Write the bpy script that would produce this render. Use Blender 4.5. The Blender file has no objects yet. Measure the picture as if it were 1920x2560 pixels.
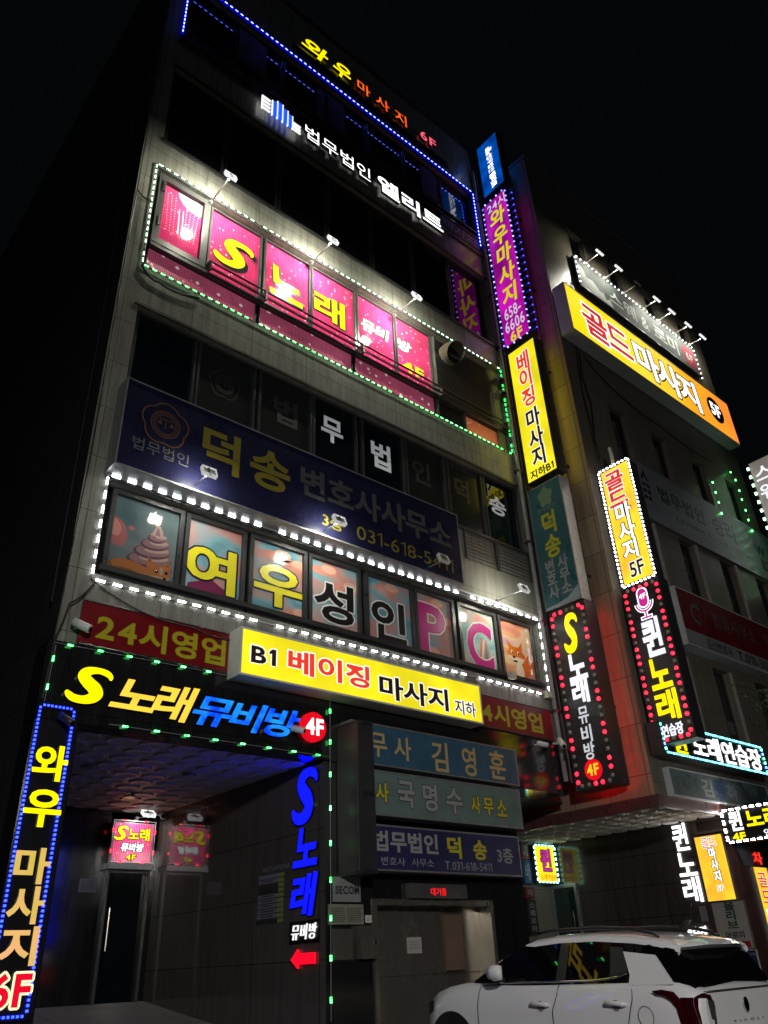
import bpy, math, random
from mathutils import Vector, Matrix
random.seed(7)
SC = bpy.context.scene
COL = SC.collection

# ------------------------------------------------------------------ camera
R = [[0.7592151, 0.29909198, 0.57804534], [-0.64947624, 0.40562581, 0.64315497], [-0.04210762, -0.86371968, 0.50221037]]
cam = bpy.data.cameras.new('camera')
cam.sensor_fit = 'HORIZONTAL'; cam.sensor_width = 36.0; cam.lens = 36 * 1956 / 1920
cam.clip_start = 0.05; cam.clip_end = 2000
camo = bpy.data.objects.new('camera', cam); COL.objects.link(camo)
camo.matrix_world = Matrix(((R[0][0], -R[0][1], -R[0][2], 0), (R[1][0], -R[1][1], -R[1][2], 0), (R[2][0], -R[2][1], -R[2][2], 1.55), (0, 0, 0, 1)))
SC.camera = camo

# ------------------------------------------------------------------ sky, city glow, exposure
W = bpy.data.worlds.new('World'); SC.world = W; W.use_nodes = True
bg = W.node_tree.nodes['Background']
bg.inputs[0].default_value = (0.55, 0.75, 1.0, 1); bg.inputs[1].default_value = 0.0022
SC.view_settings.view_transform = 'Standard'; SC.view_settings.look = 'None'
SC.view_settings.exposure = 0; SC.view_settings.gamma = 1
su = bpy.data.lights.new('city_glow', 'SUN'); su.energy = 0.045; su.angle = math.radians(25); su.color = (0.85, 0.92, 1.0)  # weak added sun standing in for diffuse city glow
suo = bpy.data.objects.new('city_glow', su); COL.objects.link(suo)
suo.rotation_euler = Vector((0.55, 0.75, -0.6)).to_track_quat('-Z', 'Y').to_euler()
# unseen spot added behind the camera, standing in for a street lamp
sl = bpy.data.lights.new('street_fill', 'SPOT'); sl.energy = 3400; sl.spot_size = math.radians(112); sl.spot_blend = 1.0
sl.shadow_soft_size = 0.35; sl.color = (1.0, 0.97, 0.92)
slo = bpy.data.objects.new('street_fill', sl); COL.objects.link(slo); slo.location = (-1.2, -5.0, 6.3)
slo.rotation_euler = (Vector((9.5, 8.0, 0.2)) - slo.location).to_track_quat('-Z', 'Y').to_euler()

# ------------------------------------------------------------------ materials
def S(r, g, b):
    f = lambda c: (c / 255 / 12.92) if c <= 10 else ((c / 255 + 0.055) / 1.055) ** 2.4
    return (f(r), f(g), f(b))
_M = {}
def mat(name, col, rough=0.6, metal=0.0, em=None, es=0.0, spec=0.5, coat=0.0, bump=None):
    if name in _M: return _M[name]
    m = bpy.data.materials.new(name); m.use_nodes = True
    p = m.node_tree.nodes['Principled BSDF']
    p.inputs['Base Color'].default_value = (*col, 1); p.inputs['Roughness'].default_value = rough
    p.inputs['Metallic'].default_value = metal; p.inputs['Specular IOR Level'].default_value = spec
    p.inputs['Coat Weight'].default_value = coat; p.inputs['Coat Roughness'].default_value = 0.03
    if em is not None:
        p.inputs['Emission Color'].default_value = (*em, 1); p.inputs['Emission Strength'].default_value = es
    _M[name] = m
    return m
def N(m, t): return m.node_tree.nodes.new(t)
def L(m, a, b): m.node_tree.links.new(a, b)
def worn(name, col, rough=0.6, scale=3.0, amt=0.35, metal=0.0, stretch=(1, 1, 1), spec=0.5, rvar=0.15):
    """a paint or stone whose colour and gloss vary with large and small noise"""
    if name in _M: return _M[name]
    m = mat(name, col, rough, metal, spec=spec); p = m.node_tree.nodes['Principled BSDF']
    tc = N(m, 'ShaderNodeTexCoord'); mp = N(m, 'ShaderNodeMapping'); mp.inputs['Scale'].default_value = stretch
    nz = N(m, 'ShaderNodeTexNoise'); nz.inputs['Scale'].default_value = scale; nz.inputs['Detail'].default_value = 9
    nz.inputs['Roughness'].default_value = 0.68
    L(m, tc.outputs['Object'], mp.inputs[0]); L(m, mp.outputs[0], nz.inputs['Vector'])
    rp = N(m, 'ShaderNodeValToRGB'); e = rp.color_ramp.elements
    e[0].position = 0.28; e[1].position = 0.72
    e[0].color = (*[c * (1 - amt) for c in col], 1); e[1].color = (*[min(1, c * (1 + amt)) for c in col], 1)
    L(m, nz.outputs['Fac'], rp.inputs[0]); L(m, rp.outputs[0], p.inputs['Base Color'])
    mr = N(m, 'ShaderNodeMapRange'); mr.inputs[3].default_value = max(0.02, rough - rvar); mr.inputs[4].default_value = min(1, rough + rvar)
    L(m, nz.outputs['Fac'], mr.inputs[0]); L(m, mr.outputs[0], p.inputs['Roughness'])
    return m
def panels(name, col, w, h, axis='F', rough=0.3, joint=0.012, amt=0.25, spec=0.5, offs=0.0, shift=(0, 0), scale=2.2, var=0.1):
    """stone cladding slabs of w x h metres with fine joints, streaks and speckle"""
    if name in _M: return _M[name]
    m = mat(name, col, rough, spec=spec); p = m.node_tree.nodes['Principled BSDF']
    ge = N(m, 'ShaderNodeNewGeometry'); sp = N(m, 'ShaderNodeSeparateXYZ'); L(m, ge.outputs['Position'], sp.inputs[0])
    cb = N(m, 'ShaderNodeCombineXYZ')
    a1 = N(m, 'ShaderNodeMath'); a1.inputs[1].default_value = shift[0]; a2 = N(m, 'ShaderNodeMath'); a2.inputs[1].default_value = shift[1]
    L(m, sp.outputs['Y' if axis == 'L' else 'X'], a1.inputs[0]); L(m, sp.outputs['Y' if axis == 'T' else 'Z'], a2.inputs[0])
    L(m, a1.outputs[0], cb.inputs[0]); L(m, a2.outputs[0], cb.inputs[1])
    bk = N(m, 'ShaderNodeTexBrick'); bk.offset = offs; bk.inputs['Scale'].default_value = 1.0
    bk.inputs['Brick Width'].default_value = w; bk.inputs['Row Height'].default_value = h
    bk.inputs['Mortar Size'].default_value = joint; bk.inputs['Mortar Smooth'].default_value = 0.2
    bk.inputs['Color1'].default_value = (1 + var, 1 + var, 1 + var, 1); bk.inputs['Color2'].default_value = (1 - var, 1 - var, 1 - var, 1)
    bk.inputs['Mortar'].default_value = (0.4, 0.4, 0.4, 1)
    L(m, cb.outputs[0], bk.inputs['Vector'])
    mp = N(m, 'ShaderNodeMapping'); mp.inputs['Scale'].default_value = (4.0, 4.0, 0.35)
    L(m, ge.outputs['Position'], mp.inputs[0])
    nz = N(m, 'ShaderNodeTexNoise'); nz.inputs['Scale'].default_value = scale; nz.inputs['Detail'].default_value = 8; nz.inputs['Roughness'].default_value = 0.7
    L(m, mp.outputs[0], nz.inputs['Vector'])
    n2 = N(m, 'ShaderNodeTexNoise'); n2.inputs['Scale'].default_value = 60; n2.inputs['Detail'].default_value = 3
    L(m, ge.outputs['Position'], n2.inputs['Vector'])
    r1 = N(m, 'ShaderNodeMapRange'); r1.inputs[1].default_value = 0.25; r1.inputs[2].default_value = 0.75; r1.inputs[3].default_value = 1 - amt; r1.inputs[4].default_value = 1 + amt
    L(m, nz.outputs['Fac'], r1.inputs[0])
    r2 = N(m, 'ShaderNodeMapRange'); r2.inputs[1].default_value = 0.3; r2.inputs[2].default_value = 0.7; r2.inputs[3].default_value = 0.8; r2.inputs[4].default_value = 1.2
    L(m, n2.outputs['Fac'], r2.inputs[0])
    ml = N(m, 'ShaderNodeMath'); ml.operation = 'MULTIPLY'; L(m, r1.outputs[0], ml.inputs[0]); L(m, r2.outputs[0], ml.inputs[1])
    v1 = N(m, 'ShaderNodeVectorMath'); v1.operation = 'SCALE'; L(m, bk.outputs['Color'], v1.inputs[0]); L(m, ml.outputs[0], v1.inputs['Scale'])
    v2 = N(m, 'ShaderNodeVectorMath'); v2.operation = 'MULTIPLY'; L(m, v1.outputs[0], v2.inputs[0]); v2.inputs[1].default_value = col
    L(m, v2.outputs[0], p.inputs['Base Color'])
    rr = N(m, 'ShaderNodeMapRange'); rr.inputs[3].default_value = max(.02, rough - .06); rr.inputs[4].default_value = rough + .03
    L(m, nz.outputs['Fac'], rr.inputs[0]); L(m, rr.outputs[0], p.inputs['Roughness'])
    return m
def lit(name, col, es=1.0, var=0.0, scale=1.2, col2=None, rough=0.25):
    """a translucent sign face or letter lit from inside; tubes behind make it slightly uneven"""
    if name in _M: return _M[name]
    m = mat(name, [min(.8, c * .5) for c in col], rough, em=col, es=es); p = m.node_tree.nodes['Principled BSDF']
    if var or col2:
        ge = N(m, 'ShaderNodeNewGeometry'); nz = N(m, 'ShaderNodeTexNoise'); nz.inputs['Scale'].default_value = scale; nz.inputs['Detail'].default_value = 4
        L(m, ge.outputs['Position'], nz.inputs['Vector'])
        rp = N(m, 'ShaderNodeValToRGB'); e = rp.color_ramp.elements
        e[0].position = 0.36; e[1].position = 0.64
        e[0].color = (*(col2 or [c * (1 - var) for c in col]), 1); e[1].color = (*col, 1)
        L(m, nz.outputs['Fac'], rp.inputs[0]); L(m, rp.outputs[0], p.inputs['Emission Color'])
    return m
def film(name, stops, scale=1.0, rough=0.12, spots=None, em=0.0, stretch=(1, 1, 1), spec=0.5):
    """printed film: soft coloured cloud pattern, optional sprinkled sparkle dots"""
    if name in _M: return _M[name]
    m = mat(name, stops[0][1], rough, spec=spec); p = m.node_tree.nodes['Principled BSDF']
    ge = N(m, 'ShaderNodeNewGeometry'); mp = N(m, 'ShaderNodeMapping'); mp.inputs['Scale'].default_value = stretch
    L(m, ge.outputs['Position'], mp.inputs[0])
    nz = N(m, 'ShaderNodeTexNoise'); nz.inputs['Scale'].default_value = scale; nz.inputs['Detail'].default_value = 3; nz.inputs['Distortion'].default_value = 0.6
    L(m, mp.outputs[0], nz.inputs['Vector'])
    rp = N(m, 'ShaderNodeValToRGB'); e = rp.color_ramp.elements
    while len(e) < len(stops): e.new(0.5)
    for k, (q, c) in enumerate(stops): e[k].position = q; e[k].color = (*c, 1)
    L(m, nz.outputs['Fac'], rp.inputs[0]); out = rp.outputs[0]
    if spots:
        vo = N(m, 'ShaderNodeTexVoronoi'); vo.inputs['Scale'].default_value = spots[0]; L(m, ge.outputs['Position'], vo.inputs['Vector'])
        r = N(m, 'ShaderNodeValToRGB'); r.color_ramp.elements[0].position = spots[1]; r.color_ramp.elements[0].color = (1, 1, 1, 1)
        r.color_ramp.elements[1].position = spots[1] * 1.9; r.color_ramp.elements[1].color = (0, 0, 0, 1)
        L(m, vo.outputs['Distance'], r.inputs[0])
        wv = N(m, 'ShaderNodeTexWave'); wv.inputs['Scale'].default_value = 9; wv.inputs['Distortion'].default_value = 0.3; wv.bands_direction = 'X'
        L(m, ge.outputs['Position'], wv.inputs['Vector'])
        mw = N(m, 'ShaderNodeMapRange'); mw.inputs[3].default_value = 0.0; mw.inputs[4].default_value = 0.16; L(m, wv.outputs['Fac'], mw.inputs[0])
        ad = N(m, 'ShaderNodeMath'); L(m, r.outputs[0], ad.inputs[0]); L(m, mw.outputs[0], ad.inputs[1]); ad.use_clamp = True
        mx = N(m, 'ShaderNodeMix'); mx.data_type = 'RGBA'; L(m, ad.outputs[0], mx.inputs[0]); L(m, out, mx.inputs[6]); mx.inputs[7].default_value = (*spots[2], 1)
        out = mx.outputs[2]
    L(m, out, p.inputs['Base Color'])
    if em: L(m, out, p.inputs['Emission Color']); p.inputs['Emission Strength'].default_value = em
    return m

DARKM = worn('dark_metal', (0.02, 0.021, 0.023), 0.35, 4, 0.4)
BLACK = mat('black_sheet', (0.006, 0.006, 0.007), 0.3)
BLACKM = worn('black_matt', (0.01, 0.01, 0.011), 0.6, 5, 0.4)
ALU = worn('aluminium', (0.32, 0.33, 0.34), 0.38, 6, 0.25, metal=0.6)
GREYP = worn('grey_paint', (0.2, 0.21, 0.22), 0.45, 5, 0.25)
WHITEP = worn('white_paint', (0.62, 0.62, 0.6), 0.4, 5, 0.15)
STEEL = worn('brushed_steel', (0.5, 0.46, 0.4), 0.27, 1.2, 0.16, metal=0.88, stretch=(1.5, 1.5, 0.7), rvar=.06)
GLASSD = mat('dark_glass', (0.004, 0.006, 0.008), 0.03, spec=0.6)
CABLE = mat('cable_rubber', (0.012, 0.012, 0.013), 0.5)

# ------------------------------------------------------------------ mesh helpers
class MB:
    def __init__(s): s.v = []; s.f = []; s.mi = []
    def add(s, vs, fs, mi=0):
        o = len(s.v); s.v += [tuple(v) for v in vs]; s.f += [tuple(i + o for i in f) for f in fs]; s.mi += [mi] * len(fs); return s
    def box(s, x0, x1, y0, y1, z0, z1, mi=0):
        x0, x1 = sorted((x0, x1)); y0, y1 = sorted((y0, y1)); z0, z1 = sorted((z0, z1))
        return s.add([(x0, y0, z0), (x1, y0, z0), (x1, y1, z0), (x0, y1, z0), (x0, y0, z1), (x1, y0, z1), (x1, y1, z1), (x0, y1, z1)],
                     [(0, 3, 2, 1), (4, 5, 6, 7), (0, 1, 5, 4), (1, 2, 6, 5), (2, 3, 7, 6), (3, 0, 4, 7)], mi)
    def quad(s, a, b, c, d, mi=0): return s.add([a, b, c, d], [(0, 1, 2, 3)], mi)
    def tube(s, pts, r, n=8, mi=0, caps=True):
        pts = [Vector(p) for p in pts]; rings = []
        for i, p in enumerate(pts):
            t = (pts[min(i + 1, len(pts) - 1)] - pts[max(i - 1, 0)]).normalized()
            u = t.cross(Vector((0, 0, 1)) if abs(t.z) < 0.9 else Vector((1, 0, 0))).normalized(); w = t.cross(u)
            rr = r[i] if isinstance(r, (list, tuple)) else r
            rings.append([p + (u * math.cos(2 * math.pi * k / n) + w * math.sin(2 * math.pi * k / n)) * rr for k in range(n)])
        vs = [v for rg in rings for v in rg]; fs = []
        for i in range(len(rings) - 1):
            for k in range(n): fs.append((i * n + k, i * n + (k + 1) % n, (i + 1) * n + (k + 1) % n, (i + 1) * n + k))
        if caps: fs += [tuple(range(n))[::-1], tuple((len(rings) - 1) * n + k for k in range(n))]
        return s.add(vs, fs, mi)
    def disc(s, c, u, w, r, n=20, mi=0):
        c, u, w = Vector(c), Vector(u), Vector(w)
        return s.add([c + u * r * math.cos(2 * math.pi * k / n) + w * r * math.sin(2 * math.pi * k / n) for k in range(n)], [tuple(range(n))], mi)
class Fr:
    """sign plane: F faces the street (a = X), L faces left along the street (a = -Y); n = distance towards the viewer"""
    def __init__(s, k, d): s.k = k; s.d = d
    def pt(s, a, b, n=0.0): return (a, s.d - n, b) if s.k == 'F' else (s.d - n, -a, b)
    def box(s, mb, a0, a1, b0, b1, n0, n1, mi=0):
        p, q = s.pt(a0, b0, n0), s.pt(a1, b1, n1)
        return mb.box(p[0], q[0], p[1], q[1], p[2], q[2], mi)
    def quad(s, mb, a0, a1, b0, b1, n, mi=0): return mb.quad(s.pt(a0, b0, n), s.pt(a1, b0, n), s.pt(a1, b1, n), s.pt(a0, b1, n), mi)
    def poly(s, mb, pts, n, th=0.0, mi=0):
        k = len(pts); mb.add([s.pt(a, b, n) for a, b in pts], [tuple(range(k))], mi)
        if th: mb.add([s.pt(a, b, n) for a, b in pts] + [s.pt(a, b, n - th) for a, b in pts], [(i, (i + 1) % k, k + (i + 1) % k, k + i) for i in range(k)], mi)
        return mb
def tag(o, label=None, cat=None, group=None, kind=None):
    if label: o['label'] = label
    if cat: o['category'] = cat
    if group: o['group'] = group
    if kind: o['kind'] = kind
    return o
def root_of(o):
    while o.parent: o = o.parent
    return o
def thing(name, label, cat, loc, group=None):
    o = bpy.data.objects.new(name, None); o.empty_display_size = 0.2; COL.objects.link(o); o.location = loc
    return tag(o, label, cat, group)
def obj(name, mb, m, parent=None, smooth=False):
    me = bpy.data.meshes.new(name); b = Vector(root_of(parent).location) if parent else Vector((0, 0, 0))
    me.from_pydata([tuple(Vector(v) - b) for v in mb.v], [], mb.f)
    ms = m if isinstance(m, (list, tuple)) else [m]
    for x in ms: me.materials.append(x)
    if len(ms) > 1: me.polygons.foreach_set('material_index', mb.mi)
    if smooth: me.polygons.foreach_set('use_smooth', [True] * len(me.polygons))
    me.update()
    o = bpy.data.objects.new(name, me); COL.objects.link(o)
    if parent: o.parent = parent
    return o
def struct(name, mb, m): return tag(obj(name, mb, m), kind='structure')

# ------------------------------------------------------------------ lettering
TXT = ('와우마사지6F법무법인엘리트S노래뮤비방4F덕송변호사사무소3층031-618-5411여우성인PC24시영업B1베이징마사지지하김영훈국명수T.'
       '변호사퀸노래연습장골드마사지5F스웨&로미658-6606승리법률김신010-305중김하618-8686LAWFIRMTOTHEVICTORYSECOMINFORMATION대기중24시올리브아로미5층장애인전용주차구역배진료실TIVOL여심품주의공지안내아름다운습관한빛소프트웨어연구장려')
_G = {}
WT = {0: 0.0, 1: 0.016, 2: 0.03}
def load_glyphs():
    todo = []
    for w, off in WT.items():
        for ch in sorted(set(TXT)):
            c = bpy.data.curves.new('g', 'FONT'); c.body = ch; c.offset = off; c.resolution_u = 3; c.fill_mode = 'FRONT'
            o = bpy.data.objects.new('g', c); COL.objects.link(o); todo.append((ch, w, o))
    bpy.context.view_layer.update(); dg = bpy.context.evaluated_depsgraph_get()
    for ch, w, o in todo:
        me = bpy.data.meshes.new_from_object(o.evaluated_get(dg))
        vs = [(v.co.x, v.co.y) for v in me.vertices]; fs = [tuple(p.vertices) for p in me.polygons]
        bpy.data.meshes.remove(me)
        if vs: _G[(ch, w)] = (vs, fs)
    for ch, w, o in todo:
        c = o.data; bpy.data.objects.remove(o); bpy.data.curves.remove(c)
def brush_s():
    cl = [(0.97, 0.74, .03), (0.96, 0.84, .09), (.86, .93, .12), (.66, .965, .12), (.44, .90, .16), (.36, .74, .19), (.47, .58, .22), (.62, .44, .23), (.68, .28, .21), (.58, .13, .18), (.38, .06, .15), (.17, .09, .14), (.06, .2, .1), (.05, .27, .03)]
    P = []
    for i in range(len(cl) - 1):
        p0, p1, p2, p3 = cl[max(i - 1, 0)], cl[i], cl[i + 1], cl[min(i + 2, len(cl) - 1)]
        for k in range(5):
            t = k / 5
            P.append(tuple(0.5 * ((2 * p1[j]) + (-p0[j] + p2[j]) * t + (2 * p0[j] - 5 * p1[j] + 4 * p2[j] - p3[j]) * t * t + (-p0[j] + 3 * p1[j] - 3 * p2[j] + p3[j]) * t ** 3) for j in range(3)))
    P.append(cl[-1]); vs = []; fs = []
    for i, (x, y, w) in enumerate(P):
        a, b = P[max(i - 1, 0)], P[min(i + 1, len(P) - 1)]; dx, dy = b[0] - a[0], b[1] - a[1]; l = math.hypot(dx, dy) or 1
        nx, ny = -dy / l, dx / l; w *= 1.5; vs += [(x + nx * w / 2, y + ny * w / 2), (x - nx * w / 2, y - ny * w / 2)]
        if i: fs.append((2 * i - 2, 2 * i - 1, 2 * i + 1, 2 * i))
    for w in WT: _G[('§', w)] = (vs, fs)
load_glyphs(); brush_s()
for w, t in ((0, .07), (1, .11), (2, .15)): _G[('1', w)] = ([(.3 - t, 0), (.3, 0), (.3, .73), (.3 - t * .9, .73), (.06, .6), (.06, .6 - t * .85), (.3 - t, .73 - t * 1.3)], [(0, 1, 2, 6), (2, 3, 4, 5, 6)])
def bbox(vs): return min(v[0] for v in vs), max(v[0] for v in vs), min(v[1] for v in vs), max(v[1] for v in vs)
def shape(mb, fr, vs, fs, n, th, mi=0, si=None):
    si = mi if si is None else si
    k = len(vs); mb.add([fr.pt(a, b, n) for a, b in vs], fs, mi)
    if th > 0:
        cnt = {}
        for f in fs:
            for i in range(len(f)):
                e = (f[i], f[(i + 1) % len(f)]); cnt[tuple(sorted(e))] = cnt.get(tuple(sorted(e)), 0) + 1
        used = [e for e, c in cnt.items() if c == 1]
        mb.add([fr.pt(a, b, n) for a, b in vs] + [fr.pt(a, b, n - th) for a, b in vs], [(a, b, b + k, a + k) for a, b in used], si)
def letter(root, fr, vs, fs, m, n, th, outline=None, name='letter', drop=None):
    mb = MB(); ms = [m]
    if th > .025: ms.append(BLACK); shape(mb, fr, vs, fs, n, th, 0, 1)
    else: shape(mb, fr, vs, fs, n, th, 0)
    if outline:
        om, r = outline; ms.append(om); oi = len(ms) - 1
        offs = [(math.cos(q * math.pi / 5) * r, math.sin(q * math.pi / 5) * r) for q in range(10)]
        if drop: offs += [(drop * s, -drop * s) for s in (.25, .5, .75, 1)]
        for q, (dx, dy) in enumerate(offs):
            mb.add([fr.pt(a + dx, b + dy, n - 0.0015 - 0.0004 * q) for a, b in vs], fs, oi)
    return obj(name, mb, ms, root)
def layout(text, w, gap=0.0):
    x = 0; out = []
    for ch in text:
        if ch == ' ': x += 0.38; continue
        vs, fs = _G[(ch, w)]; b = bbox(vs)
        if ord(ch) > 0x2000: out.append(([(v[0] + x, v[1]) for v in vs], fs)); x += 0.92 + gap
        else: out.append(([(v[0] - b[0] + x + 0.04, v[1]) for v in vs], fs)); x += b[1] - b[0] + 0.1 + gap
    return out
def word(root, fr, text, a0, a1, b0, b1, m, w=2, n=0.006, th=0.006, outline=None, shear=0.0, name='letter', gap=0.0, drop=None, mirror=False, slope=0.0):
    if b0 > b1: b0, b1 = b1, b0
    G = layout(text, w, gap)
    if shear: G = [([(x + y * shear, y) for x, y in vs], fs) for vs, fs in G]
    bb = [bbox(vs) for vs, fs in G]; X0, X1 = min(b[0] for b in bb), max(b[1] for b in bb); Y0, Y1 = min(b[2] for b in bb), max(b[3] for b in bb)
    res = []
    for i, (vs, fs) in enumerate(G):
        T = []
        for x, y in vs:
            t = (x - X0) / (X1 - X0)
            if mirror: t = 1 - t
            T.append((a0 + t * (a1 - a0), b0 + (y - Y0) / (Y1 - Y0) * (b1 - b0) + slope * t))
        mm = m[i] if isinstance(m, (list, tuple)) else m
        res.append(letter(root, fr, T, fs, mm, n, th, outline, name, drop))
    return res
def vword(root, fr, text, a0, a1, btop, bbot, m, w=2, n=0.006, th=0.006, outline=None, fill=0.9, shear=0.0, name='letter', drop=None):
    k = len(text); h = (btop - bbot) / k
    for i, ch in enumerate(text):
        vs, fs = _G[(ch, w)]; c1 = btop - i * h - h * (1 - fill) / 2; c0 = c1 - h * fill
        if ord(ch) > 0x2000: X0, X1, Y0, Y1 = 0.05, 0.88, -0.08, 0.84
        else: X0, X1, Y0, Y1 = bbox(vs)
        T = [(a0 + ((x - X0) / (X1 - X0) + shear * ((y - Y0) / (Y1 - Y0) - .5)) * (a1 - a0), c0 + (y - Y0) / (Y1 - Y0) * (c1 - c0)) for x, y in vs]
        mm = m[i] if isinstance(m, (list, tuple)) else m
        letter(root, fr, T, fs, mm, n, th, outline, name, drop)
def fine_print(root, fr, a0, a1, b0, b1, rows, m, name='text_lines', n=0.003):
    mb = MB(); h = (b1 - b0) / rows
    for i in range(rows):
        a = a0
        while a < a1 - 0.02:
            l = random.uniform(.015, .05) * (a1 - a0) / 0.3; e = min(a + l, a1)
            fr.quad(mb, a, e, b0 + i * h + h * .3, b0 + i * h + h * .72, n); a = e + 0.012 * (a1 - a0) / 0.3
    return obj(name, mb, m, root)
def sign_box(name, label, cat, k, a0, a1, b0, b1, d, depth, housing, face, group=None, rim=0.025, base=True):
    double = k == 'L' and d == 13.6
    fr = Fr(k, d); t = thing(name, label, cat, fr.pt((a0 + a1) / 2, b0, -depth / 2), group)
    mb = MB(); fr.box(mb, a0, a1, b0, b1, -depth, 0)
    for (x0, x1, y0, y1) in ((a0, a1, b0, b0 + rim), (a0, a1, b1 - rim, b1), (a0, a0 + rim, b0 + rim, b1 - rim), (a1 - rim, a1, b0 + rim, b1 - rim)):
        fr.box(mb, x0, x1, y0, y1, 0.002, 0.012)
    obj('housing', mb, housing, t)
    mb = MB(); fr.quad(mb, a0 + rim, a1 - rim, b0 + rim, b1 - rim, 0.004); obj('face', mb, face, t)
    if double:
        mb = MB(); fr.quad(mb, a0 + rim, a1 - rim, b0 + rim, b1 - rim, -depth - .004); obj('face', mb, face, t)
        for b in (b0 + .3, b1 - .3): mb = MB(); mb.box(d + .1, d + .16, -a0, 9.995, b, b + .06); obj('bracket', mb, DARKM, t)
    return t, fr
def led_run(name, label, fr, path, sp, size, m, group, cable=CABLE, every=None, off=None, n=0.02, base_w=0.02, jitter=0.0, kind='box', cat='light strip'):
    """one string of light modules along a path of (a, b) points on a sign plane; each module is a part"""
    p0 = path[0]; t = thing(name, label, cat, fr.pt(p0[0], p0[1], 0), group); rb = Vector(t.location)
    mb = MB(); mb.tube([fr.pt(a, b, n * .4) for a, b in path], base_w / 2, 5); obj('cable', mb, cable, t)
    pts = []
    for (a0, b0), (a1, b1) in zip(path[:-1], path[1:]):
        l = math.hypot(a1 - a0, b1 - b0); k = max(1, round(l / sp))
        for i in range(k): pts.append((a0 + (a1 - a0) * (i + .5) / k, b0 + (b1 - b0) * (i + .5) / k, abs(b1 - b0) > abs(a1 - a0)))
    protos = {}
    for i, (a, b, ver) in enumerate(pts):
        if off and off(i): mm, key = off(i, True), (ver, 'x')
        elif isinstance(m, (list, tuple)): mm, key = m[i % len(m)], (ver, i % len(m))
        else: mm, key = m, (ver, 0)
        if key not in protos:
            mb = MB(); sa, sb = (size[1], size[0]) if ver else size; o0 = Fr(fr.k, 0)
            if kind == 'box' and max(size) > .075:
                for q in (-1, 0, 1):
                    qa, qb = (0, q * sb / 3) if ver else (q * sa / 3, 0); wa, wb = (sa, sb / 4.2) if ver else (sa / 4.2, sb)
                    o0.box(mb, qa - wa / 2, qa + wa / 2, qb - wb / 2, qb + wb / 2, 0, n)
            elif kind == 'box': o0.box(mb, -sa / 2, sa / 2, -sb / 2, sb / 2, 0, n)
            else:
                u, w = (Vector(o0.pt(1, 0, 0)), Vector(o0.pt(0, 1, 0))); nn = Vector(o0.pt(0, 0, 1))
                mb.tube([nn * 0, nn * n * .6, nn * n], [size[0] / 2, size[0] / 2, size[0] / 3.4], 10)
            me = bpy.data.meshes.new('led'); me.from_pydata([tuple(v) for v in mb.v], [], mb.f); me.materials.append(mm); protos[key] = me
        o = bpy.data.objects.new('led', protos[key]); COL.objects.link(o); o.parent = t
        o.location = Vector(fr.pt(a + random.uniform(-jitter, jitter), b + random.uniform(-jitter, jitter), 0)) - rb
    return t
def wall_holes(mb, x0, x1, z0, z1, Y, th, holes):
    xs = sorted({x0, x1, *[h[0] for h in holes], *[h[1] for h in holes]}); zs = sorted({z0, z1, *[h[2] for h in holes], *[h[3] for h in holes]})
    for i in range(len(xs) - 1):
        for j in range(len(zs) - 1):
            cx, cz = (xs[i] + xs[i + 1]) / 2, (zs[j] + zs[j + 1]) / 2
            if any(h[0] < cx < h[1] and h[2] < cz < h[3] for h in holes): continue
            mb.quad((xs[i], Y, zs[j]), (xs[i + 1], Y, zs[j]), (xs[i + 1], Y, zs[j + 1]), (xs[i], Y, zs[j + 1]))
    for a, b, c, d in holes:
        mb.quad((a, Y, c), (a, Y + th, c), (a, Y + th, d), (a, Y, d)); mb.quad((b, Y, c), (b, Y, d), (b, Y + th, d), (b, Y + th, c))
        mb.quad((a, Y, c), (b, Y, c), (b, Y + th, c), (a, Y + th, c)); mb.quad((a, Y, d), (a, Y + th, d), (b, Y + th, d), (b, Y, d))
def window(parent, x0, x1, z0, z1, Y, m, fm, fw=0.05, proud=0.05, name='window'):
    mb = MB()
    for q in ((x0, x1, z0, z0 + fw), (x0, x1, z1 - fw, z1), (x0, x0 + fw, z0 + fw, z1 - fw), (x1 - fw, x1, z0 + fw, z1 - fw)): mb.box(q[0], q[1], Y - proud, Y + .03, q[2], q[3])
    f = obj(name, mb, fm, parent)
    mb = MB(); mb.quad((x0 + fw, Y, z0 + fw), (x1 - fw, Y, z0 + fw), (x1 - fw, Y, z1 - fw), (x0 + fw, Y, z1 - fw)); obj('pane', mb, m, f)
    return f

# ------------------------------------------------------------------ setting
GZ = 0.15
struct('ground', MB().quad((-300, -300, GZ), (300, -300, GZ), (300, 300, GZ), (-300, 300, GZ)), worn('asphalt', (0.045, 0.045, 0.047), 0.75, 3, 0.35))
mb = MB(); mb.box(-20, 40, 9.2, 9.45, GZ, GZ + .14); mb.box(7.6, 40, 9.45, 16, GZ, GZ + .15)
struct('pavement', mb, panels('pavers', (0.16, 0.15, 0.14), .3, .3, 'T', .6, .006))
mb = MB()  # ramped entrance floor rising from the street to the door
mb.add([(3.2, 8.4, GZ + .02), (7.5, 8.4, GZ + .02), (7.5, 10, 0.52), (3.2, 10, .52), (7.5, 15.5, 1.2), (3.2, 15.5, 1.2)], [(0, 1, 2, 3), (3, 2, 4, 5)])
struct('entrance_floor', mb, panels('floor_tile', (0.26, 0.25, 0.24), .6, .6, 'T', .35, .012))

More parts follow.
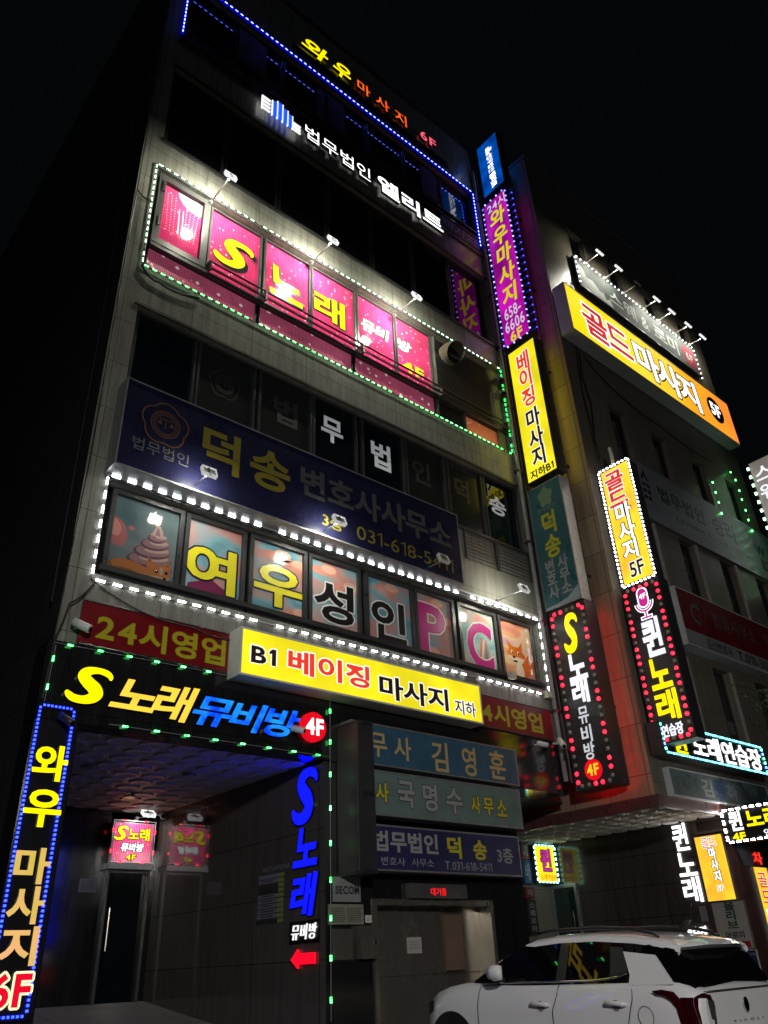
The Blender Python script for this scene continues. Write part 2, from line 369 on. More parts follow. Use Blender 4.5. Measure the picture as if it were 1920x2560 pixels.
# ------------------------------------------------------------------ main building
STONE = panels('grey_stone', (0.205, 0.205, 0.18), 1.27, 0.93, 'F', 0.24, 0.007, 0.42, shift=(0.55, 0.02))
STONEL = panels('grey_stone_unlit_side', (0.03, 0.03, 0.03), 1.2, .93, 'L', .5)  # side stone darkened in its colour to keep the unlit wall black
GRAN = panels('black_granite', (0.012, 0.012, 0.013), 1.2, 0.9, 'F', 0.14, 0.006, 0.5, spec=.6)
GRANL = panels('black_granite_side', (0.08, 0.074, 0.07), 1.75, 0.86, 'L', 0.07, 0.008, 0.3, shift=(.35, .05), spec=.7)
FRM = worn('window_frame', (0.035, 0.037, 0.04), 0.32, 5, 0.3)
FRML = worn('window_frame_light', (0.06, 0.063, 0.063), 0.32, 5, 0.25)
BL = thing('office_building', 'six storey grey stone office building covered in lit signs and window films', 'building', (8.3, 12, GZ))
HB = [(3.5, 13.38, 6.47, 8.0), (3.52, 13.42, 9.78, 11.6), (3.5, 13.38, 12.58, 15.25), (3.5, 13.35, 16.15, 18.72), (3.5, 13.3, 19.72, 22.33)]
mb = MB(); wall_holes(mb, 3.13, 13.5, 5.38, 24.7, 10.0, 0.15, HB); obj('facade_wall', mb, STONE, BL)
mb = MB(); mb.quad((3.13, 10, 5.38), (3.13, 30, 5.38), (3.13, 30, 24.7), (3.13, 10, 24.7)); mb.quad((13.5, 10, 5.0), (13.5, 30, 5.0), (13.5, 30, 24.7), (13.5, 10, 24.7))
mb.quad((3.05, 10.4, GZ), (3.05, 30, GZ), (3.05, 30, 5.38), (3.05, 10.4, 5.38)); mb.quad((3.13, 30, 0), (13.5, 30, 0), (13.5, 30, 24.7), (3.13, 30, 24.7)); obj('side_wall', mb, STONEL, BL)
obj('roof', MB().box(3.16, 13.47, 10.03, 29.9, 24.3, 24.5), BLACKM, BL)
mb = MB(); mb.box(3.08, 13.55, 9.94, 10.25, 24.7, 24.78); obj('parapet_cap', mb, FRM, BL)
mb = MB(); mb.box(3.3, 13.45, 10.35, 10.4, 5.4, 24.2); obj('interior_backing', mb, mat('dark_room', (0.004, 0.004, 0.005), 0.8), BL)
for z in (8.0, 11.6, 15.25, 18.72, 22.33):
    mb = MB(); mb.box(3.46, 13.44, 9.965, 10.12, z + .003, z + .06); obj('lintel', mb, FRML if z == 15.25 else FRM, BL)
for z in (9.72, 16.1, 19.66):
    mb = MB(); mb.box(3.46, 13.44, 9.95, 10.12, z - .02, z + .05); obj('sill', mb, FRML if z == 19.66 else FRM, BL)

# --- second floor: printed windows
SKY1 = film('sky_print', [(0.30, (0.09, 0.23, 0.30)), (0.45, (0.20, 0.38, 0.45)), (0.55, (0.45, 0.30, 0.29)), (0.68, (0.52, 0.24, 0.21))], 1.1, 0.07, stretch=(1, 1, 1.6))
SKY0 = film('dusk_print', [(0.30, (0.05, 0.085, 0.10)), (0.5, (0.10, 0.135, 0.15)), (0.7, (0.14, 0.15, 0.155))], .9, 0.06)
SKY2 = film('sunset_print', [(0.30, (0.55, 0.20, 0.22)), (0.45, (0.65, 0.28, 0.16)), (0.58, (0.75, 0.52, 0.3)), (0.7, (0.6, 0.35, 0.45))], 1.3, 0.07, stretch=(1, 1, 2))
SKY3 = film('mint_print', [(0.30, (0.15, 0.42, 0.45)), (0.5, (0.42, 0.6, 0.55)), (0.62, (0.62, 0.42, 0.36)), (0.72, (0.7, 0.3, 0.28))], 1.2, 0.07, stretch=(1, 1, 1.6))
pane2 = [(3.62, 4.82, SKY0), (4.85, 5.97, SKY1), (6.04, 7.21, SKY1), (7.24, 8.42, SKY1), (8.52, 9.74, SKY1), (9.76, 10.86, SKY1), (10.96, 12.13, SKY3), (12.18, 13.34, SKY2)]
yel = mat('yellow_vinyl', S(232, 222, 48), .3); blkv = mat('black_vinyl', (0.012, 0.012, 0.013), .3); mgt = mat('magenta_vinyl', S(190, 30, 130), .3); whv = mat('white_vinyl', (0.7, 0.7, 0.7), .35)
f2 = Fr('F', 10.15); wins2 = []
for x0, x1, m in pane2: wins2.append(window(BL, x0, x1, 6.5, 7.98, 10.15, m, FRM, .075, .06))
for i, ch, a0, a1, b0, b1, m, om in ((1, '여', 4.92, 5.82, 6.74, 7.52, yel, mat('navy_vinyl', S(25, 30, 60), .3)), (2, '우', 6.16, 7.14, 6.78, 7.53, yel, mat('navy_vinyl', S(25, 30, 60), .3)), (3, '성', 7.38, 8.27, 6.77, 7.55, blkv, whv), (4, '인', 8.68, 9.53, 6.71, 7.52, blkv, whv),
                                   (5, 'P', 9.88, 10.6, 6.72, 7.72, mgt, whv), (6, 'C', 11.2, 11.96, 6.65, 7.66, mgt, whv)):
    word(wins2[i], f2, ch, a0, a1, b0, b1, m, 2, .012, 0, outline=(om, .03))
# soft-serve cone and sleeping fox print, pane one; sitting fox print, last pane
def ell(cx, cy, rx, ry, n=26, rot=0.0): return [(cx + rx * math.cos(t) * math.cos(rot) - ry * math.sin(t) * math.sin(rot), cy + rx * math.cos(t) * math.sin(rot) + ry * math.sin(t) * math.cos(rot)) for t in (2 * math.pi * k / n for k in range(n))]
pr_b, pr_t, pr_o, pr_w, pr_p, pr_k = mat('print_mauve', S(112, 92, 104), .1), mat('print_tan', S(150, 118, 98), .1), mat('print_fox_orange', S(206, 104, 40), .12), mat('print_cream', S(225, 205, 185), .12), mat('print_pink', S(150, 92, 92), .1), mat('print_dark', S(40, 26, 24), .12)
pr_o2 = mat('print_fox_dim', S(150, 96, 60), .12); pr_w2 = mat('print_cream_dim', S(150, 132, 118), .12)
def art(win, name, items):
    mb = MB(); ms = []
    for q, (pts, m) in enumerate(items):
        if m not in ms: ms.append(m)
        f2.poly(mb, pts, .002 + .0006 * q, 0, ms.index(m))
    obj(name, mb, ms, win)
mv, mv2, mv3 = mat('print_mauve_dark', S(86, 66, 74), .1), mat('print_mauve_mid', S(124, 98, 104), .1), mat('print_mauve_light', S(158, 132, 128), .1)
sw_ = [(ell(3.78, 7.3, .16, .24, rot=.3), pr_p), (ell(3.75, 7.36, .09, .14, rot=.3), mat('print_pink_light', S(176, 122, 116), .1)), (ell(4.0, 7.42, .05, .04), pr_p)]
for cx, cy, rx, ry in ((4.32, 6.84, .40, .13), (4.33, 6.98, .36, .13), (4.36, 7.12, .30, .12), (4.39, 7.25, .23, .10), (4.41, 7.36, .15, .08)):
    sw_ += [(ell(cx, cy, rx, ry, rot=.18), mv), (ell(cx + .02, cy + .022, rx * .94, ry * .8, rot=.18), mv2), (ell(cx + .07, cy + .045, rx * .66, ry * .42, rot=.18), mv3)]
sw_ += [([(4.3, 7.4), (4.52, 7.38), (4.5, 7.5), (4.44, 7.6), (4.36, 7.68), (4.34, 7.76), (4.37, 7.83), (4.33, 7.82), (4.30, 7.75), (4.33, 7.65), (4.38, 7.55), (4.34, 7.46)], mv3), ([(4.38, 7.42), (4.46, 7.41), (4.44, 7.52), (4.4, 7.56)], mv2)]
fd_ = mat('print_fox_shade', S(120, 72, 44), .12)
sw_ += [(ell(3.84, 6.66, .2, .08), pr_w2), (ell(4.08, 6.74, .36, .14, rot=-.1), fd_), (ell(4.08, 6.76, .33, .12, rot=-.1), pr_o2), (ell(3.98, 6.68, .22, .07), fd_), ([(4.3, 6.86), (4.3, 7.03), (4.37, 6.98), (4.42, 6.93), (4.52, 6.93), (4.6, 6.98), (4.66, 7.0), (4.68, 6.88), (4.7, 6.76), (4.62, 6.68), (4.45, 6.64), (4.34, 6.7), (4.28, 6.78)], pr_o2), ([(4.32, 6.96), (4.32, 7.0), (4.37, 6.95)], fd_), ([(4.64, 6.93), (4.65, 6.98), (4.6, 6.95)], fd_), ([(4.34, 6.72), (4.48, 6.75), (4.6, 6.73), (4.69, 6.77), (4.62, 6.67), (4.45, 6.63)], pr_w2), (ell(4.46, 6.82, .026, .03), pr_k), (ell(4.455, 6.83, .008, .01), pr_w), (ell(4.62, 6.83, .022, .026), pr_k), (ell(4.6, 6.73, .026, .018), pr_k), ([(4.5, 6.9), (4.56, 6.9), (4.56, 6.78), (4.52, 6.78)], pr_w2), (ell(4.5, 6.6, .14, .03), pr_w2)]
art(wins2[0], 'dessert_print', sw_)
art(wins2[7], 'fox_print', [(ell(13.12, 7.02, .15, .24, rot=-.3), pr_o), (ell(13.2, 7.2, .08, .09), pr_w), (ell(12.85, 6.82, .2, .26), pr_o), (ell(12.78, 6.82, .13, .2), pr_w), ([(12.42, 7.5), (12.5, 7.28), (12.42, 7.2), (12.55, 7.02), (12.78, 6.98), (12.98, 7.06), (13.0, 7.2), (12.92, 7.28), (12.94, 7.5), (12.8, 7.36), (12.62, 7.36)], pr_o),
    ([(12.44, 7.14), (12.56, 7.14), (12.64, 7.1), (12.74, 7.14), (12.98, 7.12), (12.84, 6.98), (12.62, 6.98)], pr_w), (ell(12.58, 7.22, .035, .05), pr_w), (ell(12.78, 7.22, .035, .05), pr_w), (ell(12.585, 7.215, .02, .032), pr_k), (ell(12.785, 7.215, .02, .032), pr_k), (ell(12.62, 7.12, .035, .025), pr_k), (ell(12.66, 7.03, .07, .02), pr_k)])
art(wins2[6], 'cone_print', [([(11.5, 6.72), (11.95, 6.6), (11.8, 7.3), (11.62, 7.34)], mat('print_waffle', S(190, 140, 120), .12)), ([(11.6, 6.9), (11.66, 6.88), (11.74, 7.3), (11.7, 7.32)], pr_w), ([(11.72, 6.8), (11.8, 6.78), (11.78, 7.25), (11.75, 7.25)], mat('print_teal', S(60, 140, 140), .12))])
art(wins2[1], 'tower_print', [([(4.93, 6.58), (5.8, 6.58), (5.72, 6.8), (5.55, 6.86), (5.35, 6.98), (5.2, 6.88), (5.0, 6.8)], mat('print_plum', S(120, 50, 84), .12)), ([(5.3, 6.95), (5.34, 7.2), (5.38, 6.95)], mat('print_red', S(170, 40, 60), .12))])
for i, (cx, cy) in enumerate(((6.6, 7.72), (6.95, 7.62), (7.6, 7.72), (8.1, 7.5), (9.1, 7.75), (10.3, 7.74), (10.5, 7.4), (9.3, 6.72), (7.0, 6.72), (10.1, 6.7))):
    w = min(range(8), key=lambda k: abs((pane2[k][0] + pane2[k][1]) / 2 - cx)); x0, x1 = pane2[w][0] + .08, pane2[w][1] - .08
    cl = lambda P: [(min(max(a, x0), x1), min(max(b, 6.58), 7.9)) for a, b in P]
    art(wins2[w], 'cloud_print', [(cl(ell(cx, cy, .3, .09)), mat('print_cloud', S(205, 140, 125), .1)), (cl(ell(cx + .12, cy + .06, .17, .08)), mat('print_cloud_light', S(222, 170, 150), .1))])
mb = MB(); mb.box(3.55, 13.36, 9.98, 10.06, 6.56, 6.64); obj('sill_rail', mb, BLACKM, BL)

# --- third floor: dark windows with film letters
pane3 = [(3.56, 4.74), (4.77, 5.99), (6.06, 7.3), (7.32, 8.44), (8.56, 9.74), (9.78, 10.98), (11.05, 12.22), (12.26, 13.42)]
film_grey = mat('grey_window_film', (0.016, 0.018, 0.018), .2); wins3 = []
for i, (x0, x1) in enumerate(pane3): wins3.append(window(BL, x0, x1, 9.8, 11.58, 10.15, film_grey if i in (1, 2, 5, 6) else GLASSD, FRM, .05, .06))
l_gr = mat('letter_film_grey', (0.035, 0.035, 0.035), .4); l_wh = mat('letter_film_white', (0.62, 0.64, 0.66), .4, em=(.8, .85, .9), es=.16)
for i, ch, a0, a1, b0, b1, m in ((2, '법', 6.42, 6.98, 10.55, 11.16, l_gr), (3, '무', 7.55, 8.1, 10.62, 11.22, l_wh), (4, '법', 8.84, 9.38, 10.5, 11.16, l_wh), (5, '인', 10.0, 10.55, 10.58, 11.18, l_gr), (6, '덕', 11.3, 11.78, 10.58, 11.2, l_gr), (7, '송', 12.45, 13.05, 10.64, 11.15, l_wh)):
    word(wins3[i], f2, ch, a0, a1, b0, b1, m, 2, .006, 0)
def bar_emblem(root, fr, cx, cy, r, m, th=.004, n=.006, name='emblem'):
    mb = MB()
    def ring(R, wd, f=lambda t: 1.0, k=60):
        V = []; F_ = []
        for i in range(k):
            t = 2 * math.pi * i / k; q = R * f(t); V += [fr.pt(cx + q * math.cos(t), cy + q * math.sin(t), n), fr.pt(cx + (q - wd) * math.cos(t), cy + (q - wd) * math.sin(t), n)]
            F_.append((2 * i, 2 * i + 1, (2 * i + 3) % (2 * k), (2 * i + 2) % (2 * k)))
        mb.add(V, F_)
    ring(r, r * .07, lambda t: 0.86 + .14 * abs(math.cos(2.5 * (t - math.pi / 2)))); ring(r * .6, r * .05); ring(r * .5, r * .04); ring(r * .42, r * .03)
    fr.box(mb, cx - r * .02, cx + r * .02, cy - r * .22, cy + r * .26, n - .002, n); fr.box(mb, cx - r * .26, cx + r * .26, cy + r * .2, cy + r * .24, n - .002, n)
    for s in (-1, 1): fr.poly(mb, [(cx + s * r * .24 - r * .12, cy - r * .04), (cx + s * r * .24 + r * .12, cy - r * .04), (cx + s * r * .24, cy + r * .2), (cx + s * r * .24 + .001, cy + r * .14)], n)
    return obj(name, mb, m, root)
bar_emblem(wins3[1], f2, 5.36, 10.86, .33, mat('emblem_film', (0.028, 0.03, 0.03), .4))

# --- fourth floor: pink film windows, rails, strip, louvres
PINK = film('pink_film', [(0.3, S(150, 10, 66)), (0.5, S(196, 14, 92)), (0.7, S(214, 40, 116))], 1.4, .06, spots=(7.0, 0.10, (0.85, 0.45, 0.6)), em=0.12)
PINK2 = film('pink_strip_film', [(0.3, S(120, 18, 58)), (0.55, S(160, 40, 84)), (0.7, S(178, 66, 104))], 1.2, .25, spots=(5.0, 0.13, (0.9, 0.6, 0.66)), em=0.42)  # strip film given a glow in place of LED light falling on it
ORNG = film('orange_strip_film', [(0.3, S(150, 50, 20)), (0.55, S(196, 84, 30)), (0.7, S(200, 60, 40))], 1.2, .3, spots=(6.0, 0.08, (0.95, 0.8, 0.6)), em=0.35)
pane4 = [(4.74, 5.98), (6.04, 7.24), (7.26, 8.52), (8.55, 9.71), (9.73, 10.92)]; wins4 = []
fc = window(BL, 3.56, 4.68, 13.3, 15.2, 10.1, PINK, FRML, .14, .09); wins4.append(fc)
mb = MB(); mb.box(3.63, 3.68, 9.985, 10.0, 13.75, 14.0); mb.box(3.63, 3.68, 9.985, 10.0, 14.7, 15.0); obj('handle', mb, BLACKM, fc)
for x0, x1 in pane4: wins4.append(window(BL, x0, x1, 13.24, 15.22, 10.15, PINK, FRML, .045, .05))
# mirror-ball disco print in the left casement
mb = MB(); fd = Fr('F', 10.1); fd.poly(mb, [(4.0, 15.05), (4.53, 15.05), (4.53, 14.72), (4.42, 14.68), (4.28, 14.7), (4.14, 14.78), (4.05, 14.9)], .003); 
for k in range(9):
    a0 = 3.8 + k * .085
    for j in range(14 if k not in (3, 4) else 1):
        b = 14.85 - j * .075; 
        if k in (3, 4): fd.poly(mb, [(a0, 14.6), (a0 + .02, 14.6), (a0 + .045, 13.9), (a0 + .02, 13.9)], .003)
        else: fd.poly(mb, ell(a0 + (4.1 - a0) * j * .012, b, .011, .016, 8), .003)
obj('mirror_ball_print', mb, mat('print_pale_pink', S(226, 190, 200), .15), fc)
f4 = Fr('F', 10.15); yv = mat('yellow_film', S(226, 226, 30), .12, em=S(226, 226, 30), es=.1); wv2 = mat('white_film', (.75, .78, .78), .2, em=(1, 1, 1), es=.06)
so = (mat('letter_shadow', (0.012, 0.014, 0.018), .3), .02)
word(wins4[1], f4, '§', 4.88, 5.8, 13.86, 14.68, yv, 2, .012, 0, outline=so, drop=.08, shear=.08)
word(wins4[2], f4, '노', 6.22, 7.06, 13.78, 14.62, yv, 2, .012, 0, outline=so, drop=.06, shear=-.05)
word(wins4[3], f4, '래', 7.36, 8.22, 13.84, 14.6, yv, 2, .012, 0, outline=so, drop=.04)
word(wins4[4], f4, '뮤비', 8.68, 9.54, 14.2, 14.56, wv2, 2, .012, 0, outline=(blkv, .03), shear=.12)
word(wins4[5], f4, '방', 9.8, 10.26, 14.22, 14.56, wv2, 2, .012, 0, outline=(blkv, .03), shear=.12)
word(wins4[5], f4, '4F', 9.92, 10.62, 13.62, 13.94, yv, 2, .012, 0)
mb = MB()
for z, y, r in ((13.43, 9.9, .02), (13.33, 9.93, .01), (13.25, 9.9, .016)): mb.tube([(4.72, y, z), (13.3, y, z)], r, 8)
for x in (4.74, 6.0, 8.53, 10.95, 13.28): mb.box(x - .02, x + .02, 9.88, 10.1, 13.2, 13.46)
obj('safety_rail', mb, worn('rail_metal', (0.05, 0.05, 0.05), .35, 5, .3, metal=.5), BL)
mb = MB(); mb.box(3.55, 13.36, 10.0, 10.12, 13.18, 13.26); obj('transom', mb, FRM, BL)
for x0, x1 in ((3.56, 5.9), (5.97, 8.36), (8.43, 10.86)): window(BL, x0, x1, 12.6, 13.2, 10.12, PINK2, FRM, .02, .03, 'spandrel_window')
window(BL, 11.88, 13.1, 12.6, 13.17, 10.11, ORNG, FRM, .02, .04, 'spandrel_window')
def louvre(parent, x0, x1, z0, z1, y, pitch=.075, m=FRM):
    mb = MB(); z = z0
    while z < z1 - .02:
        mb.add([(x0, y, z), (x1, y, z), (x1, y + .06, z + pitch * .9), (x0, y + .06, z + pitch * .9), (x0, y, z + .012), (x1, y, z + .012)], [(0, 1, 5, 4), (4, 5, 2, 3)]); z += pitch
    mb.box(x0 - .03, x0, y - .02, y + .08, z0, z1); mb.box(x1, x1 + .03, y - .02, y + .08, z0, z1)
    return obj('louvre', mb, m, parent)
LVM = worn('louvre_metal', (0.12, 0.12, 0.11), .4, 4, .3)
louvre(BL, 11.0, 12.98, 13.3, 15.2, 10.07, m=LVM); louvre(BL, 10.95, 11.84, 12.6, 13.18, 10.07, m=LVM)
louvre(BL, 11.28, 12.25, 9.0, 9.72, 9.97, .09); louvre(BL, 12.33, 13.4, 9.0, 9.72, 9.97, .09)
# --- fifth and sixth floors: dark glazing, blinds
gl56 = mat('night_glass', (0.004, 0.004, 0.006), .04, spec=.6)
blind = worn('roller_blind', (0.05, 0.035, 0.06), .7, 3, .2)
for z0, z1, nx in ((16.2, 18.7, 7), (19.75, 22.3, 7)):
    for i in range(nx):
        x0 = 3.55 + i * 9.76 / nx; window(BL, x0, x0 + 9.76 / nx - .04, z0, z1, 10.15, gl56, FRM, .05, .05)
for x0, x1, z0 in ((4.85, 5.82, 20.9), (7.4, 8.34, 20.9), (11.2, 12.05, 20.95)):
    mb = MB(); mb.box(x0, x1, 10.1, 10.13, z0, 22.2); obj('blind', mb, blind, BL)
mb = MB(); mb.box(3.55, 13.3, 9.95, 10.06, 20.55, 20.6); mb.box(3.55, 13.3, 9.95, 10.06, 20.3, 20.33); obj('guard_rail', mb, FRM, BL)

# --- ground floor of the main building
mb = MB()
wall_holes(mb, 7.5, 11.86, GZ, 4.36, 10.0, .3, [(8.36, 11.0, GZ, 2.44)])
mb.quad((11.86, 10, GZ), (11.86, 14, GZ), (11.86, 14, 4.4), (11.86, 10, 4.4)); obj('granite_wall', mb, GRAN, BL); mb = MB()
mb.quad((3.05, 9.98, GZ), (3.6, 9.98, GZ), (3.6, 9.98, 4.5), (3.05, 9.98, 4.5)); mb.quad((3.6, 9.98, GZ), (3.6, 10.6, GZ), (3.6, 10.6, 4.5), (3.6, 9.98, 4.5)); mb.quad((3.05, 9.98, GZ), (3.05, 9.98, 4.5), (3.05, 10.4, 4.5), (3.05, 10.4, GZ)); mb.quad((3.6, 10.6, GZ), (3.05, 10.6, GZ), (3.05, 10.6, 4.5), (3.6, 10.6, 4.5))
obj('entrance_pillar', mb, GRAN, BL)
mb = MB(); mb.quad((7.5, 10.0, GZ), (7.5, 15.5, GZ), (7.5, 15.5, 4.4), (7.5, 10.0, 4.4)); obj('corridor_wall', mb, GRANL, BL); mb = MB(); mb.quad((3.2, 10.6, GZ), (3.2, 15.5, GZ), (3.2, 15.5, 4.4), (3.2, 10.6, 4.4)); obj('corridor_wall', mb, GRANL, BL)
mb = MB(); wall_holes(mb, 3.2, 7.5, GZ, 4.4, 15.5, .2, [(6.5, 7.36, GZ, 4.36)]); obj('corridor_end_wall', mb, GRAN, BL)
mb = MB(); mb.box(3.03, 7.58, 9.93, 10.3, 4.37, 5.38); mb.box(7.58, 11.86, 9.96, 10.3, 4.36, 5.4); mb.box(11.86, 13.5, 9.96, 10.6, 4.36, 5.4); obj('fascia', mb, GRAN, BL)
mb = MB(); mb.box(11.86, 14.2, 10.6, 14, 4.38, 4.5); obj('alley_ceiling', mb, GREYP, BL)
def soffit(x0, x1, y0, y1, z, m, step, r, parent, down=.05):
    mb = MB(); mb.quad((x0, y0, z), (x1, y0, z), (x1, y1, z), (x0, y1, z)); nx = int((x1 - x0) / step); ny = int((y1 - y0) / step); n = 20
    sx = (x1 - x0) / nx; sy = (y1 - y0) / ny
    for i in range(nx):
        for j in range(ny):
            cx, cy = x0 + (i + .5) * sx, y0 + (j + .5) * sy; V = []; F_ = []
            for q, (rr, dz) in enumerate(((1, .001), (.96, down * .75), (.86, down), (.6, down * .55), (.25, down * .25))):
                V += [(cx + r * rr * math.cos(2 * math.pi * k / n), cy + r * rr * math.sin(2 * math.pi * k / n), z - dz) for k in range(n)]
            for q in range(4):
                for k in range(n): F_.append((q * n + k, q * n + (k + 1) % n, (q + 1) * n + (k + 1) % n, (q + 1) * n + k))
            F_.append(tuple(4 * n + k for k in range(n))); mb.add(V, F_)
    for i in range(1, nx): mb.box(x0 + i * sx - .004, x0 + i * sx + .004, y0, y1, z - .003, z - .001)
    return obj('soffit', mb, m, parent)
soffit(3.2, 7.5, 10.3, 15.5, 4.4, worn('soffit_tile', (0.42, 0.40, 0.38), .45, 4, .2), .46, .2, BL, .03)
mb = MB()
for x, y in ((4.6, 12.1), (6.2, 11.9), (6.1, 13.9)):
    mb.tube([(x, y, 4.36), (x, y, 4.33)], .11, 18)
obj('downlight', mb, ALU, BL)

# --- vehicle-lift door
DR = thing('lift_door', 'wide stainless steel lift door below the grey office signs', 'lift door', (9.7, 10.25, GZ))
mb = MB()
for q in ((8.36, 8.44, GZ, 2.36), (10.92, 11.0, GZ, 2.36), (8.36, 11.0, 2.36, 2.44)): mb.box(q[0], q[1], 9.97, 10.3, q[2], q[3])
obj('door_frame', mb, STEEL, DR)
for x0, x1 in ((8.44, 10.02), (10.03, 10.46), (10.47, 10.92)):
    mb = MB(); mb.box(x0, x1, 10.24 + (.03 if x0 > 10 else 0), 10.3, GZ, 2.36); obj('door_panel', mb, STEEL, DR)
mb = MB(); mb.box(8.44, 10.92, 10.232, 10.24, 1.42, 1.425); obj('seam', mb, BLACKM, DR)
mb = MB(); mb.box(10.05, 10.45, 10.2, 10.262, 1.46, 2.24); obj('cardboard_panel', mb, worn('cardboard', (0.16, 0.1, 0.07), .8, 4, .15), DR)
t = thing('call_display', 'steel lintel box with red waiting message above the lift door', 'display', (9.7, 9.97, 2.46))
mb = MB(); mb.box(9.05, 10.32, 9.9, 9.998, 2.45, 2.66); obj('housing', mb, worn('housing_grey', (0.07, 0.07, 0.07), .35, 4, .3), t)
word(t, Fr('F', 9.9), '대기중', 9.5, 9.84, 2.49, 2.6, lit('red_led_text', S(255, 20, 30), 1.3), 0, .006, .004)
t = thing('paper_notice', 'white paper notice taped on the steel lift door', 'notice', (9.4, 10.23, 1.7))
obj('sheet', MB().box(9.24, 9.54, 10.228, 10.235, 1.71, 1.93), worn('paper', (0.42, 0.42, 0.4), .8, 4, .1), t); fine_print(t, Fr('F', 10.228), 9.28, 9.5, 1.76, 1.89, 3, GREYP)
t = thing('security_plate', 'white security company plate on the granite beside the black display', 'plate', (7.85, 9.99, 2.38))
obj('plate', MB().box(7.62, 8.13, 9.975, 9.997, 2.39, 2.72), worn('plate_grey', (0.24, 0.24, 0.25), .4, 5, .15), t); word(t, Fr('F', 9.975), 'SECOM', 7.66, 8.1, 2.49, 2.6, mat('ink', (.015, .017, .022), .5), 2, .004, .001)
t = thing('floor_notice', 'yellowed printed notice board under the security plate', 'notice', (7.85, 9.99, 2.1))
obj('board', MB().box(7.54, 8.18, 9.98, 9.997, 2.1, 2.36), worn('old_paper', (0.22, 0.21, 0.17), .6, 5, .2), t); fine_print(t, Fr('F', 9.98), 7.58, 7.83, 2.13, 2.32, 8, BLACKM); fine_print(t, Fr('F', 9.98), 7.88, 8.14, 2.13, 2.32, 8, BLACKM)
t = thing('switch_box', 'small steel control box left of the lift door', 'control box', (8.2, 9.98, 1.66))
obj('box', MB().box(8.05, 8.34, 9.88, 9.998, 1.66, 2.08), STEEL, t); obj('latch', MB().box(8.28, 8.31, 9.86, 9.88, 1.84, 1.9), DARKM, t)
t = thing('steel_panel', 'polished steel panel left of the control box', 'panel', (7.78, 9.98, 1.65))
obj('plate', MB().box(7.62, 7.95, 9.96, 9.997, 1.66, 2.04), STEEL, t); obj('rim', MB().box(7.6, 7.97, 9.985, 9.9985, 1.64, 2.06), DARKM, t)
t = thing('small_sticker', 'small white sticker right of the notice board', 'sticker', (8.28, 9.99, 2.1)); obj('sheet', MB().box(8.22, 8.34, 9.988, 9.997, 2.12, 2.22), WHITEP, t); fine_print(t, Fr('F', 9.988), 8.24, 8.32, 2.14, 2.2, 2, GREYP)

# ------------------------------------------------------------------ signs on the main building
Yface = lit('lit_yellow', S(255, 238, 34), 1.0, .26, 1.3); Wlet = lit('lit_white', (1, 1, 1), 1.5); Rlet = lit('lit_red', S(232, 60, 40), .95); Klet = mat('brown_vinyl', S(62, 48, 40), .35)
outw = (lit('lit_outline', (1, .98, .92), 1.0), .022)
YL = lit('letter_yellow', S(255, 232, 0), 1.25); YG = lit('letter_gold', S(255, 214, 70), 1.05, .12, 5); BLU = lit('letter_blue', (0.001, 0.002, 1), 6); BLC = lit('letter_azure', S(30, 150, 255), 1.1, col2=S(0, 40, 255), scale=4); REDL = lit('letter_pure_red', S(250, 10, 40), 1.2)
ORL = lit('letter_orange', S(255, 112, 30), 1.1, col2=S(255, 70, 20), scale=5); PKL = lit('letter_pink', S(255, 96, 120), 1.1); WL = lit('letter_white', (1, 1, 1), 1.8); GRD = lit('letter_amber', S(240, 180, 120), .95, col2=S(205, 185, 70), scale=3.5)
NAVY = worn('navy_face', S(24, 25, 52), .3, 2, .2); HOUS = worn('sign_housing', (0.22, 0.22, 0.22), .4, 4, .2); HOUSD = worn('sign_housing_dark', (0.03, 0.03, 0.032), .4, 4, .3)
UNW = mat('unlit_white_letter', S(150, 150, 150), .45); UNY = mat('unlit_yellow_letter', S(190, 180, 40), .45)

t = thing('rooftop_letters', 'yellow and orange glowing channel letters along the parapet of the six storey building', 'letter sign', (9.2, 10, 22.8), 'channel letter signs'); fr = Fr('F', 9.9)
mb = MB(); mb.box(6.5, 12.3, 9.95, 9.998, 22.78, 23.02); obj('mounting_bar', mb, BLACK, t)
for ch, a0, a1, b0, b1, m in (('와', 6.72, 7.62, 22.98, 23.66, YL), ('우', 7.78, 8.42, 22.98, 23.66, YL), ('마', 8.65, 9.13, 23.06, 23.56, ORL), ('사', 9.34, 9.86, 23.06, 23.56, ORL), ('지', 10.08, 10.54, 23.04, 23.56, ORL), ('6', 11.1, 11.38, 23.12, 23.52, PKL), ('F', 11.48, 11.76, 23.12, 23.5, PKL)):
    word(t, fr, ch, a0, a1, b0, b1, m, 2 if m is YL else 1, .03, .08, shear=.25 if m is YL else 0)
t = thing('law_office_letters', 'white backlit letters with tower logo on the sixth floor spandrel', 'letter sign', (8.6, 10, 19.1), 'channel letter signs')
word(t, fr, '법무법인', 6.88, 8.97, 19.25, 19.76, WL, 0, .03, .07); word(t, fr, '엘리트', 9.23, 11.63, 19.22, 19.84, WL, 2, .03, .07)
mb = MB()
for a, b0, b1 in ((5.95, 19.22, 19.76), (6.10, 19.22, 19.84), (6.25, 19.22, 19.74), (6.39, 19.22, 19.66)): fr.box(mb, a, a + .085, b0, b1, 0, .04)
obj('logo', mb, lit('logo_blue', S(24, 84, 235), 1.3), t)
mb = MB(); wg = lit('logo_white', (1, 1, 1), 1.0)
for a0, a1, bb in ((5.62, 5.86, (19.22, 19.36, 19.5, 19.64)), (6.53, 6.74, (19.2, 19.32, 19.44))):
    for b in bb: fr.box(mb, a0, a1, b, b + .045, 0, .038)
